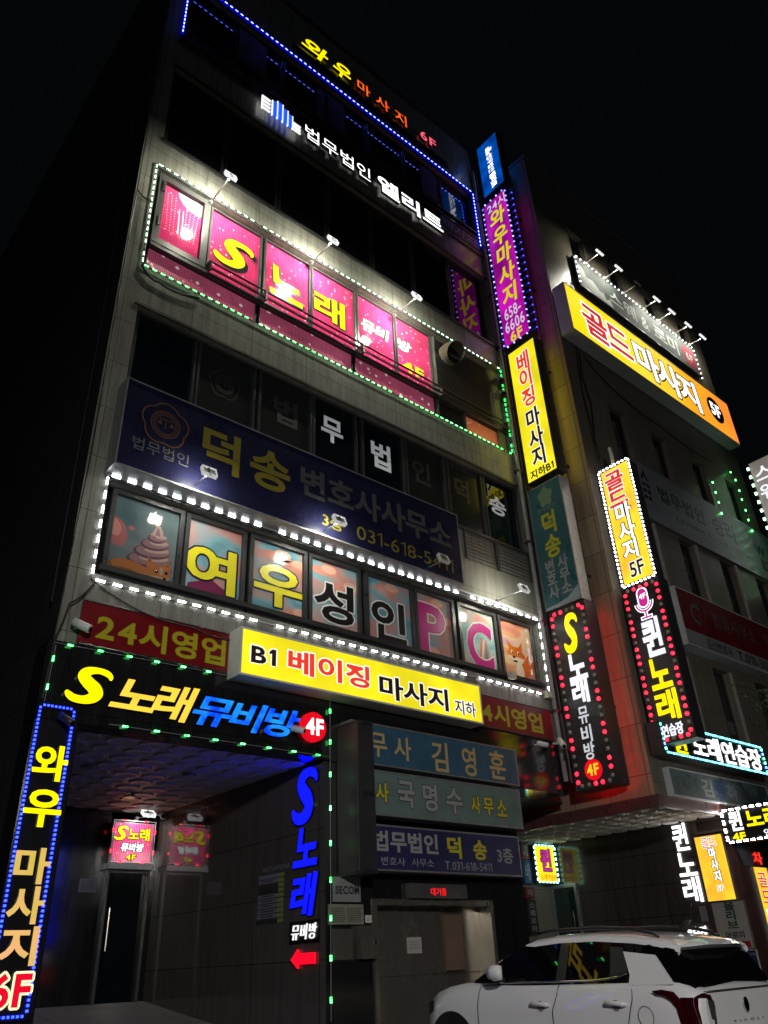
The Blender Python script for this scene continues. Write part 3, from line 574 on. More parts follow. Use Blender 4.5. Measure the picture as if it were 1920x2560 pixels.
for a, b1 in ((5.62, 19.68), (5.90, 19.76), (6.045, 19.86), (6.195, 19.86), (6.345, 19.76), (6.485, 19.68)): fr.box(mb, a, a + .03, 19.18, b1, 0, .036)
obj('logo_bars', mb, wg, t)
t = thing('window_banner', 'dark unlit banner with 6F lettering under the top left windows', 'banner', (4.7, 9.97, 19.72))
mb = MB(); mb.box(3.54, 5.87, 9.95, 9.97, 19.74, 20.24); obj('sheet', mb, mat('banner_navy', (0.008, 0.008, 0.02), .5), t); fb = Fr('F', 9.95)
word(t, fb, '6F', 3.72, 4.32, 19.82, 20.16, mat('banner_grey', (0.07, 0.07, 0.12), .5), 2, .003, .001); word(t, fb, '와우', 4.62, 5.72, 19.84, 20.18, mat('banner_gold', (0.09, 0.075, 0.03), .5), 2, .003, .001)
t = thing('window_banner', 'dark violet banner ending in two brush syllables right of the white law letters', 'banner', (12.4, 9.97, 19.8))
mb = MB(); mb.box(11.7, 13.3, 9.95, 9.97, 19.76, 20.22); obj('sheet', mb, mat('banner_navy', (0.008, 0.008, 0.02), .5), t)
word(t, fb, '마사지', 11.78, 13.16, 19.82, 20.16, mat('banner_lilac', (0.16, 0.14, 0.3), .5), 1, .003, .001, shear=.15)

t, fr = sign_box('law_office_sign', 'long unlit navy sign with flower emblem and phone number between second and third floor', 'sign', 'F', 3.41, 10.73, 8.1, 9.72, 9.65, .35, ALU, NAVY, 'unlit navy law office signs')
dy = mat('dim_gold_letter', S(120, 112, 34), .4); dg = mat('dim_grey_letter', S(88, 90, 92), .4)
bar_emblem(t, fr, 4.12, 9.1, .42, mat('dim_bronze', S(92, 66, 48), .4)); word(t, fr, '법무법인', 3.63, 4.57, 8.47, 8.7, dg, 0); word(t, fr, '덕송', 4.78, 6.5, 8.62, 9.42, dy, 2, gap=.1)
word(t, fr, '변호사사무소', 6.72, 10.47, 8.78, 9.4, mat('dimmer_grey_letter', S(70, 72, 74), .4), 2); word(t, fr, '3층', 7.2, 7.66, 8.3, 8.58, dy, 1); word(t, fr, '031-618-5411', 7.98, 10.46, 8.29, 8.58, dy, 0)

# banners reading 24 hours, second floor sill
RB = worn('red_banner', S(112, 8, 18), .35, 2, .2); yb = mat('banner_yellow', S(172, 162, 26), .4)
for nm, lb, x0, x1, wx in (('hours_banner', 'red banner with yellow 24 hours lettering left of the yellow B1 sign', 3.4, 5.84, (3.62, 5.6)), ('hours_banner', 'red banner with yellow 24 hours lettering right of the yellow B1 sign', 10.75, 13.3, (10.86, 12.98))):
    t = thing(nm, lb, 'banner', ((x0 + x1) / 2, 9.99, 5.42), 'red 24 hour banners')
    mb = MB(); mb.box(x0, x1, 9.93, 9.998, 5.42, 6.02); obj('sheet', mb, RB, t); word(t, Fr('F', 9.93), '24시영업', wx[0], wx[1], 5.49, 5.9, yb, 2, .003, .001)
    mb = MB()
    for z in (5.4, 6.02): mb.tube([(x0, 9.94, z), (x1, 9.94, z)], .018, 6)
    obj('frame_rail', mb, DARKM, t)
t, fr = sign_box('basement_massage_sign', 'wide bright yellow lightbox with B1 and red and brown lettering over the entrance', 'sign', 'F', 5.65, 10.82, 5.3, 6.04, 9.6, .33, WHITEP, Yface, 'yellow lightboxes', .03)
word(t, fr, 'B1', 5.84, 6.28, 5.52, 5.79, Klet, 2, .008, .002, outline=outw); word(t, fr, '베이징', 6.5, 8.12, 5.49, 5.87, Rlet, 2, .008, .002, outline=outw); word(t, fr, '마사지', 8.33, 9.94, 5.4, 5.8, Klet, 2, .008, .002, outline=outw); word(t, fr, '지하', 10.1, 10.64, 5.4, 5.66, Klet, 1, .008, .002, outline=outw)

t = thing('entrance_canopy_letters', 'yellow and blue glowing channel letters with red 4F disc on the black entrance canopy', 'letter sign', (5.3, 9.93, 4.5), 'channel letter signs'); fr = Fr('F', 9.9)
word(t, fr, '§', 3.32, 3.92, 4.6, 5.1, YL, 2, .03, .06); word(t, fr, '노래', 3.9, 5.2, 4.56, 5.07, YG, 2, .03, .06, shear=.3, gap=-.14); word(t, fr, '뮤비방', 5.1, 6.94, 4.57, 5.01, BLC, 2, .03, .06, shear=.3, gap=-.1)
mb = MB(); c = Vector((7.18, 9.86, 4.81)); mb.tube([(7.18, 9.93, 4.81), (7.18, 9.84, 4.81)], .225, 36); obj('disc', mb, lit('disc_red', S(225, 10, 30), 1.0), t); word(t, Fr('F', 9.84), '4F', 7.02, 7.35, 4.68, 4.94, lit('lit_white2', (1, 1, 1), 1.4), 2, .01, .008)
t = thing('entrance_pillar_letters', 'vertical yellow and amber letters on the far left entrance pillar', 'letter sign', (3.3, 9.98, 1.33), 'channel letter signs'); fr = Fr('F', 9.95)
mb = MB(); fr.box(mb, 3.06, 3.58, 1.22, 4.56, -.025, 0); obj('back_panel', mb, BLACK, t)
for ch, b0, b1, m, a0, a1 in (('와', 3.64, 4.06, YL, 3.1, 3.52), ('우', 3.12, 3.54, YL, 3.09, 3.53), ('마', 2.52, 2.9, GRD, 3.1, 3.5), ('사', 2.12, 2.5, GRD, 3.1, 3.5), ('지', 1.72, 2.1, GRD, 3.1, 3.5)): word(t, fr, ch, a0, a1, b0, b1, m, 2, .03, .03)
word(t, fr, '6F', 3.08, 3.5, 1.34, 1.66, lit('lit_crimson', S(225, 10, 40), 1.0), 2, .03, .03, outline=(lit('lit_cream', S(255, 240, 190), 1.2), .025))
t = thing('corridor_letters', 'vertical deep blue letters and red arrow on the right side wall of the entrance', 'letter sign', (7.5, 10.45, 1.55), 'channel letter signs'); fr = Fr('L', 7.49)
word(t, fr, '§', -10.8, -10.13, 3.5, 4.32, BLU, 2, .04, .05); word(t, fr, '노', -10.76, -10.14, 2.9, 3.44, BLU, 2, .04, .05, shear=.2); word(t, fr, '래', -10.82, -10.12, 2.24, 2.8, BLU, 2, .04, .05, shear=.2)
mb = MB(); fr.box(mb, -10.84, -10.12, 1.9, 2.18, 0, .02); obj('back_panel', mb, BLACK, t); word(t, fr, '뮤비방', -10.78, -10.16, 1.94, 2.14, lit('letter_white_small', (1, 1, 1), 1.0), 0, .04, .02, shear=.2, gap=.06)
mb = MB(); fr.poly(mb, [(-10.78, 1.69), (-10.62, 1.58), (-10.62, 1.63), (-10.22, 1.63), (-10.22, 1.77), (-10.62, 1.77), (-10.62, 1.82)], .04, .04); obj('arrow', mb, REDL, t)

# law office signs over the lift door
t, fr = sign_box('law_office_sign', 'unlit blue sign with cream brush lettering, top of the three over the lift door', 'sign', 'F', 7.78, 11.74, 4.32, 4.98, 9.7, .28, ALU, worn('sign_blue', S(54, 92, 116), .35, 3, .2), 'unlit law office signs over the lift door')
cr = mat('cream_letter', S(190, 165, 110), .45)
for ch, a0, a1, b0, b1 in (('법', 7.82, 8.02, 4.46, 4.84), ('무', 8.15, 8.53, 4.46, 4.84), ('사', 8.68, 9.06, 4.46, 4.84), ('김', 9.53, 9.92, 4.37, 4.87), ('영', 10.27, 10.62, 4.37, 4.87), ('훈', 10.97, 11.4, 4.39, 4.89)): word(t, fr, ch, a0, a1, b0, b1, cr, 1)
t, fr = sign_box('law_office_sign', 'unlit pale green sign with outlined white and yellow lettering, middle of the three', 'sign', 'F', 7.78, 11.7, 3.57, 4.25, 9.7, .28, ALU, worn('sign_green_grey', S(102, 122, 118), .35, 3, .15), 'unlit law office signs over the lift door')
ol = (mat('outline_teal', S(20, 50, 60), .4), .012)
for ch, a0, a1, b0, b1, m in (('무', 7.92, 8.18, 3.77, 4.06, UNY), ('사', 8.25, 8.52, 3.77, 4.06, UNY), ('국', 8.71, 9.08, 3.72, 4.14, UNW), ('명', 9.26, 9.59, 3.71, 4.14, UNW), ('수', 9.79, 10.18, 3.7, 4.13, UNW), ('사', 10.38, 10.62, 3.75, 4.04, UNY), ('무', 10.7, 10.96, 3.75, 4.04, UNY), ('소', 11.04, 11.3, 3.75, 4.04, UNY)): word(t, fr, ch, a0, a1, b0, b1, m, 2, .01, .002, outline=ol)
t, fr = sign_box('law_office_sign', 'unlit navy sign with white and yellow lettering, lowest of the three over the lift door', 'sign', 'F', 7.78, 11.52, 2.79, 3.44, 9.7, .28, ALU, worn('sign_navy', S(44, 44, 84), .35, 3, .15), 'unlit law office signs over the lift door')
for ch, a0, a1, b0, b1, m, w in (('법무법인', 8.18, 9.53, 3.06, 3.36, UNW, 2), ('덕', 9.74, 10.06, 3.02, 3.35, UNY, 2), ('송', 10.34, 10.67, 3.02, 3.33, UNY, 2), ('3층', 10.92, 11.32, 2.99, 3.24, UNW, 1), ('변호사', 8.32, 8.8, 2.87, 2.99, UNW, 0), ('사무소', 8.94, 9.41, 2.87, 2.99, UNW, 0), ('T.031-618-5411', 9.66, 10.76, 2.85, 2.98, UNW, 0)): word(t, fr, ch, a0, a1, b0, b1, m, w)
t = thing('led_display', 'tall narrow black mesh display box jutting out beside the entrance', 'display', (7.85, 9.7, 2.7))
mb = MB(); mb.box(7.74, 8.05, 9.47, 10.0, 2.72, 4.92); obj('cabinet', mb, HOUSD, t)
m_mesh = mat('led_mesh', (0.02, 0.018, 0.02), .45); p = m_mesh.node_tree.nodes['Principled BSDF']
ge = N(m_mesh, 'ShaderNodeNewGeometry'); vo = N(m_mesh, 'ShaderNodeTexVoronoi'); vo.inputs['Scale'].default_value = 38; vo.inputs['Randomness'].default_value = 0; L(m_mesh, ge.outputs['Position'], vo.inputs['Vector'])
rp = N(m_mesh, 'ShaderNodeValToRGB'); rp.color_ramp.elements[0].color = (0.16, .12, .135, 1); rp.color_ramp.elements[0].position = .3; rp.color_ramp.elements[1].color = (0.03, .022, .025, 1); rp.color_ramp.elements[1].position = .45; L(m_mesh, vo.outputs['Distance'], rp.inputs[0]); L(m_mesh, rp.outputs[0], p.inputs['Base Color'])
mb = MB(); mb.box(7.73, 7.739, 9.5, 9.97, 2.76, 4.88); obj('screen', mb, m_mesh, t)
mb = MB()
for z in (2.74, 3.8, 4.86): mb.box(7.8, 8.0, 9.45, 9.47, z, z + .05)
obj('bracket', mb, DARKM, t)

# entrance: pink sign at the end of the corridor, door, plates, directory
t, fr = sign_box('karaoke_entrance_sign', 'small pink lit sign at the far end of the entrance corridor', 'sign', 'F', 6.5, 7.32, 3.44, 4.17, 15.35, .12, HOUS, film('pink_lit_film', [(0.3, S(170, 10, 80)), (0.5, S(214, 20, 104)), (0.7, S(226, 50, 124))], 2.5, .12, spots=(11.0, 0.09, (0.95, .7, .8)), em=.6), None, .02)
yv3 = lit('lit_lemon', S(240, 226, 20), 1.0); so3 = (blkv, .014)
word(t, fr, '§', 6.52, 6.8, 3.84, 4.1, yv3, 2, .01, .001, outline=so3); word(t, fr, '노래', 6.8, 7.24, 3.85, 4.07, yv3, 2, .01, .001, outline=so3); word(t, fr, '뮤비방', 6.68, 7.14, 3.65, 3.8, Wlet, 2, .01, .001, outline=so3, shear=.15); word(t, fr, '4F', 6.8, 7.0, 3.5, 3.6, yv3, 2, .01, .001, outline=so3)
mb = MB(); mb.box(6.46, 7.36, 15.3, 15.5, 3.34, 3.44); obj('sill', mb, ALU, t)
led_run('red_sign_lights', 'red light modules round the small pink sign in the corridor', Fr('F', 15.34), [(6.48, 4.2), (6.48, 3.46), (7.34, 3.46), (7.34, 4.2), (6.48, 4.2)], .36, (.05, .016), lit('led_red', S(255, 20, 40), 12), 'light strips', cable=WHITEP)
t = thing('entrance_door', 'dark glass door in a steel frame under the small pink sign', 'door', (6.93, 15.5, 1.2))
mb = MB()
for q in ((6.5, 6.56, 1.1, 3.34), (7.3, 7.36, 1.1, 3.34), (6.56, 7.3, 3.28, 3.34)): mb.box(q[0], q[1], 15.42, 15.6, q[2], q[3])
obj('frame', mb, FRML, t); obj('pane', MB().box(6.56, 7.3, 15.52, 15.54, 1.15, 3.28), GLASSD, t); mb = MB(); mb.tube([(6.66, 15.46, 2.0), (6.66, 15.46, 2.7)], .015, 8); obj('handle', mb, STEEL, t)
t = thing('corridor_notice', 'small grey notice plate on the dark wall left of the corridor door', 'notice', (6.2, 15.49, 2.95)); obj('plate', MB().box(6.04, 6.36, 15.47, 15.498, 2.95, 3.18), worn('plate_blue_grey', (0.1, 0.1, 0.13), .4, 5, .2), t); fine_print(t, Fr('F', 15.47), 6.07, 6.33, 2.98, 3.15, 4, BLACKM)
t = thing('directory_board', 'floor directory with mirrored INFORMATION heading on the right corridor wall', 'directory', (7.49, 11.4, 2.12)); fr = Fr('L', 7.495)
pl = mat('plate_white', S(110, 112, 128), .4); gp = mat('plate_green', S(120, 140, 70), .4)
word(t, fr, 'INFORMATION', -11.65, -10.92, 2.93, 3.0, pl, 1, .004, .001, mirror=True)
for k in range(10):
    b = 2.83 - k * .07; s = .02 * k / 10
    mb = MB(); fr.box(mb, -11.76 - s, -11.2 - s, b, b + .055, 0, .006); o = obj('name_plate', mb, pl if k not in (2, 3, 9) else worn('plate_dark', (0.02, 0.02, 0.022), .4, 5, .2), t)
    mb = MB(); fr.box(mb, -11.19 - s, -11.06 - s, b, b + .055, 0, .006); obj('floor_plate', mb, gp, t)
    if k not in (0, 2, 9): fine_print(t, fr, -11.66, -11.32, b + .008, b + .05, 1, BLACKM, n=.009)

# ------------------------------------------------------------------ light strips on the main building
LOFF = mat('led_off', (.4, .42, .4), .4); LW = lit('led_white', (0.95, 0.97, 1.0), 24); LG = lit('led_green', S(120, 255, 150), 11, col2=S(60, 255, 110)); LGW = lit('led_green_white', S(205, 255, 210), 9); LGD = lit('led_deep_green', S(30, 235, 80), 16); LB = lit('led_blue', S(90, 105, 255), 14); LBD = lit('led_deep_blue', S(24, 40, 255), 16)
cbw = worn('white_channel', (.45, .46, .48), .4, 5, .1)
f = Fr('F', 9.97)
for lb, pth in (('white light strip over the fox picture windows', [(3.46, 8.08), (13.42, 8.08)]), ('white light strip under the fox picture windows', [(3.46, 6.36), (13.42, 6.36)]), ('white light strip on the left edge of the fox picture windows', [(3.46, 8.08), (3.46, 6.38)]), ('white light strip on the right edge of the fox picture windows', [(13.42, 8.08), (13.42, 6.38)])):
    led_run('led_strip', lb, f, pth, .25, (.14, .024), LW, 'light strips round the second floor', cable=cbw, base_w=.03, off=lambda i, mt=False: LOFF if mt else i % 19 == 11)
mb = MB(); mb.box(3.42, 13.46, 9.93, 9.995, 8.12, 8.17); obj('light_rail', mb, cbw, BL)
for lb, pth, m in (('green white light strip over the pink karaoke windows', [(3.44, 15.32), (13.4, 15.32)], LGW), ('green light strip under the pink karaoke windows', [(3.46, 12.54), (13.38, 12.54)], LG), ('green white light strip on the left edge of the pink karaoke windows', [(3.44, 15.32), (3.46, 12.56)], LGW), ('deep green light strip on the right edge of the pink karaoke windows', [(13.4, 15.32), (13.38, 12.56)], LGD)):
    led_run('led_strip', lb, f, pth, .16, (.085, .017), m, 'light strips round the fourth floor', base_w=.025, off=lambda i, mt=False: LOFF if mt else i % 23 == 14)
for lb, pth in (('blue light strip along the top of the sixth floor windows', [(3.5, 22.4), (13.26, 22.4)]), ('blue light strip on the right edge of the sixth floor windows', [(13.3, 22.38), (13.3, 19.95)]), ('blue light strip on the left edge of the sixth floor windows', [(3.52, 22.38), (3.52, 19.95)])):
    led_run('led_strip', lb, f, pth, .15, (.07, .022), LB, 'light strips round the sixth floor', n=.065, base_w=.075, cable=lit('led_diffuser_blue', S(8, 8, 235), .4))
fg = Fr('F', 9.9)
for lb, pth, sp in (('green light string along the top of the black entrance canopy', [(3.1, 5.33), (7.54, 5.38)], .42), ('green light string along the bottom of the black entrance canopy', [(3.95, 4.4), (7.5, 4.4)], .45), ('green light string down the pillar right of the entrance', [(7.52, 5.36), (7.5, .95)], .5), ('green light string down the left end of the black canopy', [(3.12, 5.3), (3.1, 4.56)], .3)):
    led_run('light_string', lb, fg, pth, sp, (.078, .018), lit('led_green_deep', S(20, 240, 70), 6, col2=S(120, 255, 150), scale=9), 'green light strings round the entrance', cable=GREYP, base_w=.01, n=.03)
fw = Fr('F', 9.94)
for lb, pth in (('blue dotted strip on the left edge of the entrance pillar letters', [(3.08, 4.52), (3.08, 1.28)]), ('blue dotted strip on the right edge of the entrance pillar letters', [(3.5, 4.52), (3.5, 1.28)]), ('short blue dotted strip over the entrance pillar letters', [(3.1, 4.53), (3.48, 4.53)]), ('short blue dotted strip under the entrance pillar letters', [(3.1, 1.26), (3.48, 1.26)])):
    led_run('led_strip', lb, fw, pth, .05, (.024, .024), LBD, 'blue strips round the entrance pillar', base_w=.02, n=.018)

# ------------------------------------------------------------------ floodlights on arms
FL = lit('flood_lens', (1, 0.975, 0.78), 1050); FLB = lit('bezel_glare', (1, 1, 1), .9); FL2 = lit('flood_lens_dim', (1, 0.98, 0.82), 260); FLB2 = lit('bezel_glare_dim', (1, 1, 1), .35)  # bezels glow to imitate lens glare on the housing rim
def floodlight(label, x, z, y_wall, lens, bez, group, arm=.78, dz=0.0, tilt=-.4, white=False):
    t = thing('floodlight', label, 'floodlight', (x, y_wall, z), group); hy = y_wall - arm; hz = z + dz
    am = WHITEP if white else ALU
    mb = MB(); mb.tube([(x, y_wall - .002, z), (x, y_wall - .06, z)], [.05, .035], 10); mb.tube([(x, y_wall - .05, z), (x, hy + .06, hz - .02)], .013, 8); obj('arm', mb, am, t)
    nrm = Vector((0, 1, tilt)).normalized(); up = Vector((1, 0, 0)).cross(nrm) * -1.0; c = Vector((x, hy, hz)); X = Vector((1.05, 0, 0))
    def slab(mb, hw, hh, d0, d1):
        vs = [c + X * sx * hw + up * sy * hh + nrm * d for d in (d0, d1) for sx, sy in ((-1, -1), (1, -1), (1, 1), (-1, 1))]
        mb.add(vs, [(0, 1, 2, 3), (7, 6, 5, 4), (0, 4, 5, 1), (1, 5, 6, 2), (2, 6, 7, 3), (3, 7, 4, 0)])
    mb = MB(); slab(mb, .10, .07, -.04, -.01)
    for k in range(5): vs = None; slab(mb, .012, .10, -.055, -.04)
    obj('housing', mb, am, t)
    mb = MB()
    for sx in (-1, 1):
        vs = [c + X * (sx * .11 + dx) + up * dy + nrm * d for d in (-.06, .012) for dx, dy in ((-.007, -.09), (.007, -.09), (.007, .09), (-.007, .09))]; mb.add(vs, [(0, 1, 2, 3), (7, 6, 5, 4), (0, 4, 5, 1), (1, 5, 6, 2), (2, 6, 7, 3), (3, 7, 4, 0)])
    for sy in (-1, 1):
        vs = [c + X * dx + up * (sy * .082 + dy) + nrm * d for d in (-.06, .012) for dx, dy in ((-.1, -.006), (.1, -.006), (.1, .006), (-.1, .006))]; mb.add(vs, [(0, 1, 2, 3), (7, 6, 5, 4), (0, 4, 5, 1), (1, 5, 6, 2), (2, 6, 7, 3), (3, 7, 4, 0)])
    obj('bezel', mb, bez, t)
    mb = MB(); mb.add([c + X * sx * .096 + up * sy * .07 + nrm * .002 for sx, sy in ((-1, -1), (1, -1), (1, 1), (-1, 1))], [(0, 1, 2, 3)]); obj('lens', mb, lens, t)
    return t
for lb, x in (('lit floodlight on an arm above the left casement of the pink windows', 4.64), ('lit floodlight on an arm above the middle pink windows', 7.17), ('lit floodlight on an arm at the right end of the pink windows', 9.62)): floodlight(lb, x, 15.14 if x < 9 else 15.02, 10.0, FL, FLB, 'floodlights over the pink windows')
for lb, x in (('floodlight on an arm above the ice cream picture window', 4.73), ('floodlight on an arm in front of the phone number on the navy sign', 7.26), ('floodlight on an arm near the right end of the navy sign', 9.77), ('floodlight on an arm above the sitting fox picture window', 12.11)):
    on = x in (4.73, 7.26, 12.11); floodlight(lb, x, 8.23, 10.0, FL2 if on else lit('flood_lens_weak', (1, 1, 1), 1), FLB2 if on else WHITEP, 'floodlights over the fox picture windows', .74)
floodlight('lit floodlight hanging above the small pink corridor sign', 7.0, 4.27, 15.5, lit('flood_lens_corridor', (1, .98, .94), 90), FLB, None, .5, 0, -1.6)

# ------------------------------------------------------------------ pipes, cables, cameras, ducts on the main building
for lb, x, y, r, m in (('grey drain pipe down the right edge of the stone facade', 13.44, 9.9, .05, GREYP), ('thin dark conduit beside the grey drain pipe', 13.56, 9.88, .02, DARKM), ('thin pale conduit at the building corner', 13.63, 9.9, .018, ALU), ('black cable bundle behind the vertical signs', 13.7, 9.93, .035, CABLE)):
    t = thing('conduit', lb, 'pipe', (x, y, 4.6)); mb = MB(); mb.tube([(x, y, 4.6), (x, y, 23.5)], r, 8); obj('pipe', mb, m, t); mb = MB()
    for z in range(6, 23, 2): mb = MB(); mb.box(x - r - .012, x + r + .012, y - r - .006, 9.998, z, z + .05); obj('clamp', mb, DARKM, t)
for lb, x, y, r, m in (('dark copper downpipe on the tan side wall', 14.2, 9.05, .05, worn('pipe_bronze', (.12, .1, .08), .25, 4, .3, metal=.6)), ('second slim downpipe on the tan side wall', 14.22, 9.22, .03, worn('pipe_bronze', (.12, .1, .08), .25, 4, .3, metal=.6))):
    t = thing('conduit', lb, 'pipe', (x, y, 4.5)); mb = MB(); mb.tube([(x, y, 4.5), (x, y, 23.0)], r, 10); obj('pipe', mb, m, t); mb = MB()
    for z in range(6, 23, 3): mb = MB(); mb.box(x - r - .01, 14.298, y - .015 - r, y + .015 + r, z, z + .05); obj('clamp', mb, DARKM, t)
def cable(label, pts, r=.012, sag=.0):
    P = []
    for a, b in zip(pts[:-1], pts[1:]):
        for k in range(10):
            q = k / 10; v = Vector(a).lerp(Vector(b), q); v.z -= sag * 4 * q * (1 - q); P.append(v)
    P.append(Vector(pts[-1])); mb = MB(); mb.tube(P, r, 6); o = obj('cable', mb, CABLE); return tag(o, label, 'cable')
cable('black cable sagging under the white light strip by the left corner', [(3.44, 9.93, 6.34), (5.0, 9.92, 5.98), (6.4, 9.9, 6.1)], .012, .12)
cable('black cable looping from the camera down the left canopy corner', [(3.5, 9.9, 6.3), (3.2, 9.88, 5.9), (3.1, 9.9, 5.4), (3.08, 9.92, 4.6)], .014, .05)
cable('cable hanging below the green strip at the left of the pink windows', [(3.46, 9.95, 12.5), (3.8, 9.95, 12.3), (4.6, 9.95, 12.42)], .02, .08)
cable('thin cable stapled down the left edge of the stone facade', [(3.14, 9.97, 22), (3.15, 9.97, 15), (3.16, 9.97, 8.2), (3.1, 9.95, 5.4)], .012, 0)
cable('cable strung over the side wall at the left of the facade', [(3.1, 11, 20), (3.08, 10.4, 12), (3.06, 10.2, 6)], .015, 0)
cable('cable entering the left pier beside the pink casement', [(3.15, 9.97, 14.35), (3.3, 9.96, 14.2), (3.46, 9.96, 14.25)], .012, .03)
def cctv(label, x, y, z, d, m=WHITEP, s=1.0):
    t = thing('security_camera', label, 'security camera', (x, y, z), 'security cameras'); d = Vector(d).normalized()
    p = Vector((x, y, z)); mb = MB(); mb.tube([p + Vector((0, .18, .02)) * s, p + Vector((0, .05, .0)) * s, p], .018 * s, 8); obj('bracket', mb, m, t)
    mb = MB(); mb.tube([p - d * .1 * s, p - d * .09 * s, p + d * .12 * s, p + d * .125 * s], [.03 * s, .048 * s, .048 * s, .04 * s], 14); obj('body', mb, m, t, True)
    mb = MB(); mb.tube([p + d * .124 * s, p + d * .132 * s], .032 * s, 12); obj('lens', mb, GLASSD, t)
cctv('security camera above the left end of the black canopy', 3.36, 9.8, 5.6, (.6, -.5, -.4), WHITEP, 1.2)
cctv('security camera in front of the red 4F disc', 6.8, 9.76, 4.7, (.5, -.7, -.3)); cctv('security camera over the entrance pillar letters', 3.36, 9.8, 4.36, (.5, -.6, -.5), DARKM)
cctv('security camera under the right red banner', 12.68, 9.78, 5.22, (.7, -.6, -.2)); cctv('white security camera beside the black vertical sign', 13.28, 9.75, 5.32, (-.4, -.6, -.6), WHITEP, 1.3)
for lb, x in (('left bullet camera under the corridor ceiling', 7.08), ('right bullet camera under the corridor ceiling', 7.38)): cctv(lb, x, 15.2, 4.34, (-.2, -.9, -.4), GREYP, 1.2)
t = thing('vent_duct', 'wide round exhaust duct mouth at the top of the louvre panel', 'duct', (11.4, 10, 14.7)); mb = MB(); mb.tube([(11.4, 10.05, 14.75), (11.4, 9.92, 14.75), (11.4, 9.8, 14.72), (11.4, 9.72, 14.66)], [.27, .27, .28, .28], 24, caps=False); obj('duct', mb, worn('duct_cream', (.15, .14, .1), .5, 4, .3), t, True)
mb = MB(); mb.disc((11.4, 9.82, 14.71), (1, 0, 0), (0, .25, 1), .25, 20); obj('duct_inside', mb, BLACKM, t)
for lb, z in (('upper of two elbow vents by the green strip', 14.72), ('lower of two elbow vents by the green strip', 14.28)):
    t = thing('elbow_vent', lb, 'duct', (13.16, 10, z)); mb = MB(); mb.tube([(13.16, 10.1, z + .06), (13.16, 9.92, z + .06), (13.16, 9.84, z + .02), (13.16, 9.8, z - .06)], .1, 16, caps=False); obj('elbow', mb, worn('duct_cream', (.15, .14, .1), .5, 4, .3), t, True)
    mb = MB(); mb.disc((13.16, 9.86, z), (1, 0, 0), (0, -.5, 1), .09, 16); obj('vent_mouth', mb, BLACKM, t)
obj('pier_panel', MB().box(13.05, 13.3, 10.05, 10.14, 12.6, 15.2), worn('olive_panel', (.16, .16, .1), .5, 4, .2), BL)

# ------------------------------------------------------------------ vertical blade signs between the buildings
class FrR:
    """text running downwards, letter tops pointing towards the street"""
    def __init__(s, fr, ca, ztop): s.fr = fr; s.k = fr.k; s.ca = ca; s.z = ztop
    def pt(s, a, b, n=0.0): return s.fr.pt(s.ca + b, s.z - a, n)
    def box(s, mb, a0, a1, b0, b1, n0, n1, mi=0):
        p, q = s.pt(a0, b0, n0), s.pt(a1, b1, n1); return mb.box(p[0], q[0], p[1], q[1], p[2], q[2], mi)
BX = 13.6
t, fr = sign_box('law_blade_sign', 'blue lit vertical sign, topmost of the column of signs between the buildings', 'vertical sign', 'L', -9.74, -8.88, 22.15, 24.6, BX, .33, HOUSD, lit('lit_blue', S(0, 84, 186), .95, col2=S(0, 50, 130), scale=2.0), 'vertical signs between the buildings')
rf = FrR(fr, -9.45, 24.25); word(t, rf, '법무법인', .42, 1.22, .06, .28, WL, 0, .01, .004); word(t, rf, '엘리트', 1.28, 1.95, .06, .3, WL, 2, .01, .004)
mb = MB()
for i in range(7): rf.box(mb, .03 + i * .05, .055 + i * .05, .06, .3 if 1 < i < 5 else .2, .004, .01)
obj('logo', mb, WL, t)
t, fr = sign_box('massage_blade_sign', 'magenta lit vertical sign with yellow brush lettering and 6F', 'vertical sign', 'L', -9.84, -8.93, 16.05, 21.85, BX, .33, HOUSD, lit('lit_magenta', S(212, 20, 190), .9, col2=S(120, 10, 110), scale=1.1), 'vertical signs between the buildings')
pw = lit('lit_pale', S(225, 205, 235), .85); gy = lit('lit_ochre', S(225, 205, 30), .95)
word(t, fr, '24시', -9.68, -8.98, 21.35, 21.75, pw, 1, slope=.0); vword(t, fr, '와우마사지', -9.62, -9.1, 21.4, 17.4, gy, 2, fill=.86, shear=.1, outline=(mat('purple_edge', S(70, 10, 70), .4), .012)); word(t, fr, '658-', -9.68, -9.1, 16.95, 17.36, pw, 1); word(t, fr, '6606', -9.72, -9.04, 16.5, 16.9, pw, 1); word(t, fr, '6F', -9.6, -9.18, 16.1, 16.46, gy, 2)
led_run('bulb_string', 'small blue bulbs round the magenta vertical sign', fr, [(-9.84, 21.85), (-9.84, 16.05), (-8.93, 16.05), (-8.93, 21.85), (-9.84, 21.85)], .22, (.045, .045), lit('bulb_blue', S(140, 160, 255), 5, col2=S(60, 80, 255), scale=9), 'bulb strings on the vertical signs', kind='dot', n=.035, base_w=.014)
led_run('bulb_string', 'sparse blue bulbs along the street edge behind the magenta sign', Fr('L', 13.9), [(-8.9, 22.0), (-8.9, 16.2)], .28, (.03, .03), lit('bulb_small_blue', S(60, 60, 255), 6), 'bulb strings on the vertical signs', kind='dot', n=.035, base_w=.01)
t, fr = sign_box('basement_blade_sign', 'bright yellow vertical sign with red and brown syllables in the middle of the column', 'vertical sign', 'L', -9.8, -8.86, 11.62, 15.82, BX, .33, HOUSD, Yface, 'vertical signs between the buildings', .035)
for ch, b0, b1, m in (('베', 14.95, 15.6, Rlet), ('이', 14.4, 15.05, Rlet), ('징', 13.8, 14.4, Rlet), ('마', 13.1, 13.72, Klet), ('사', 12.5, 13.1, Klet), ('지', 11.95, 12.55, Klet)): vword(t, fr, ch, -9.53, -9.12, b1, b0, m, 2, .008, .002, outline=outw, fill=.92)
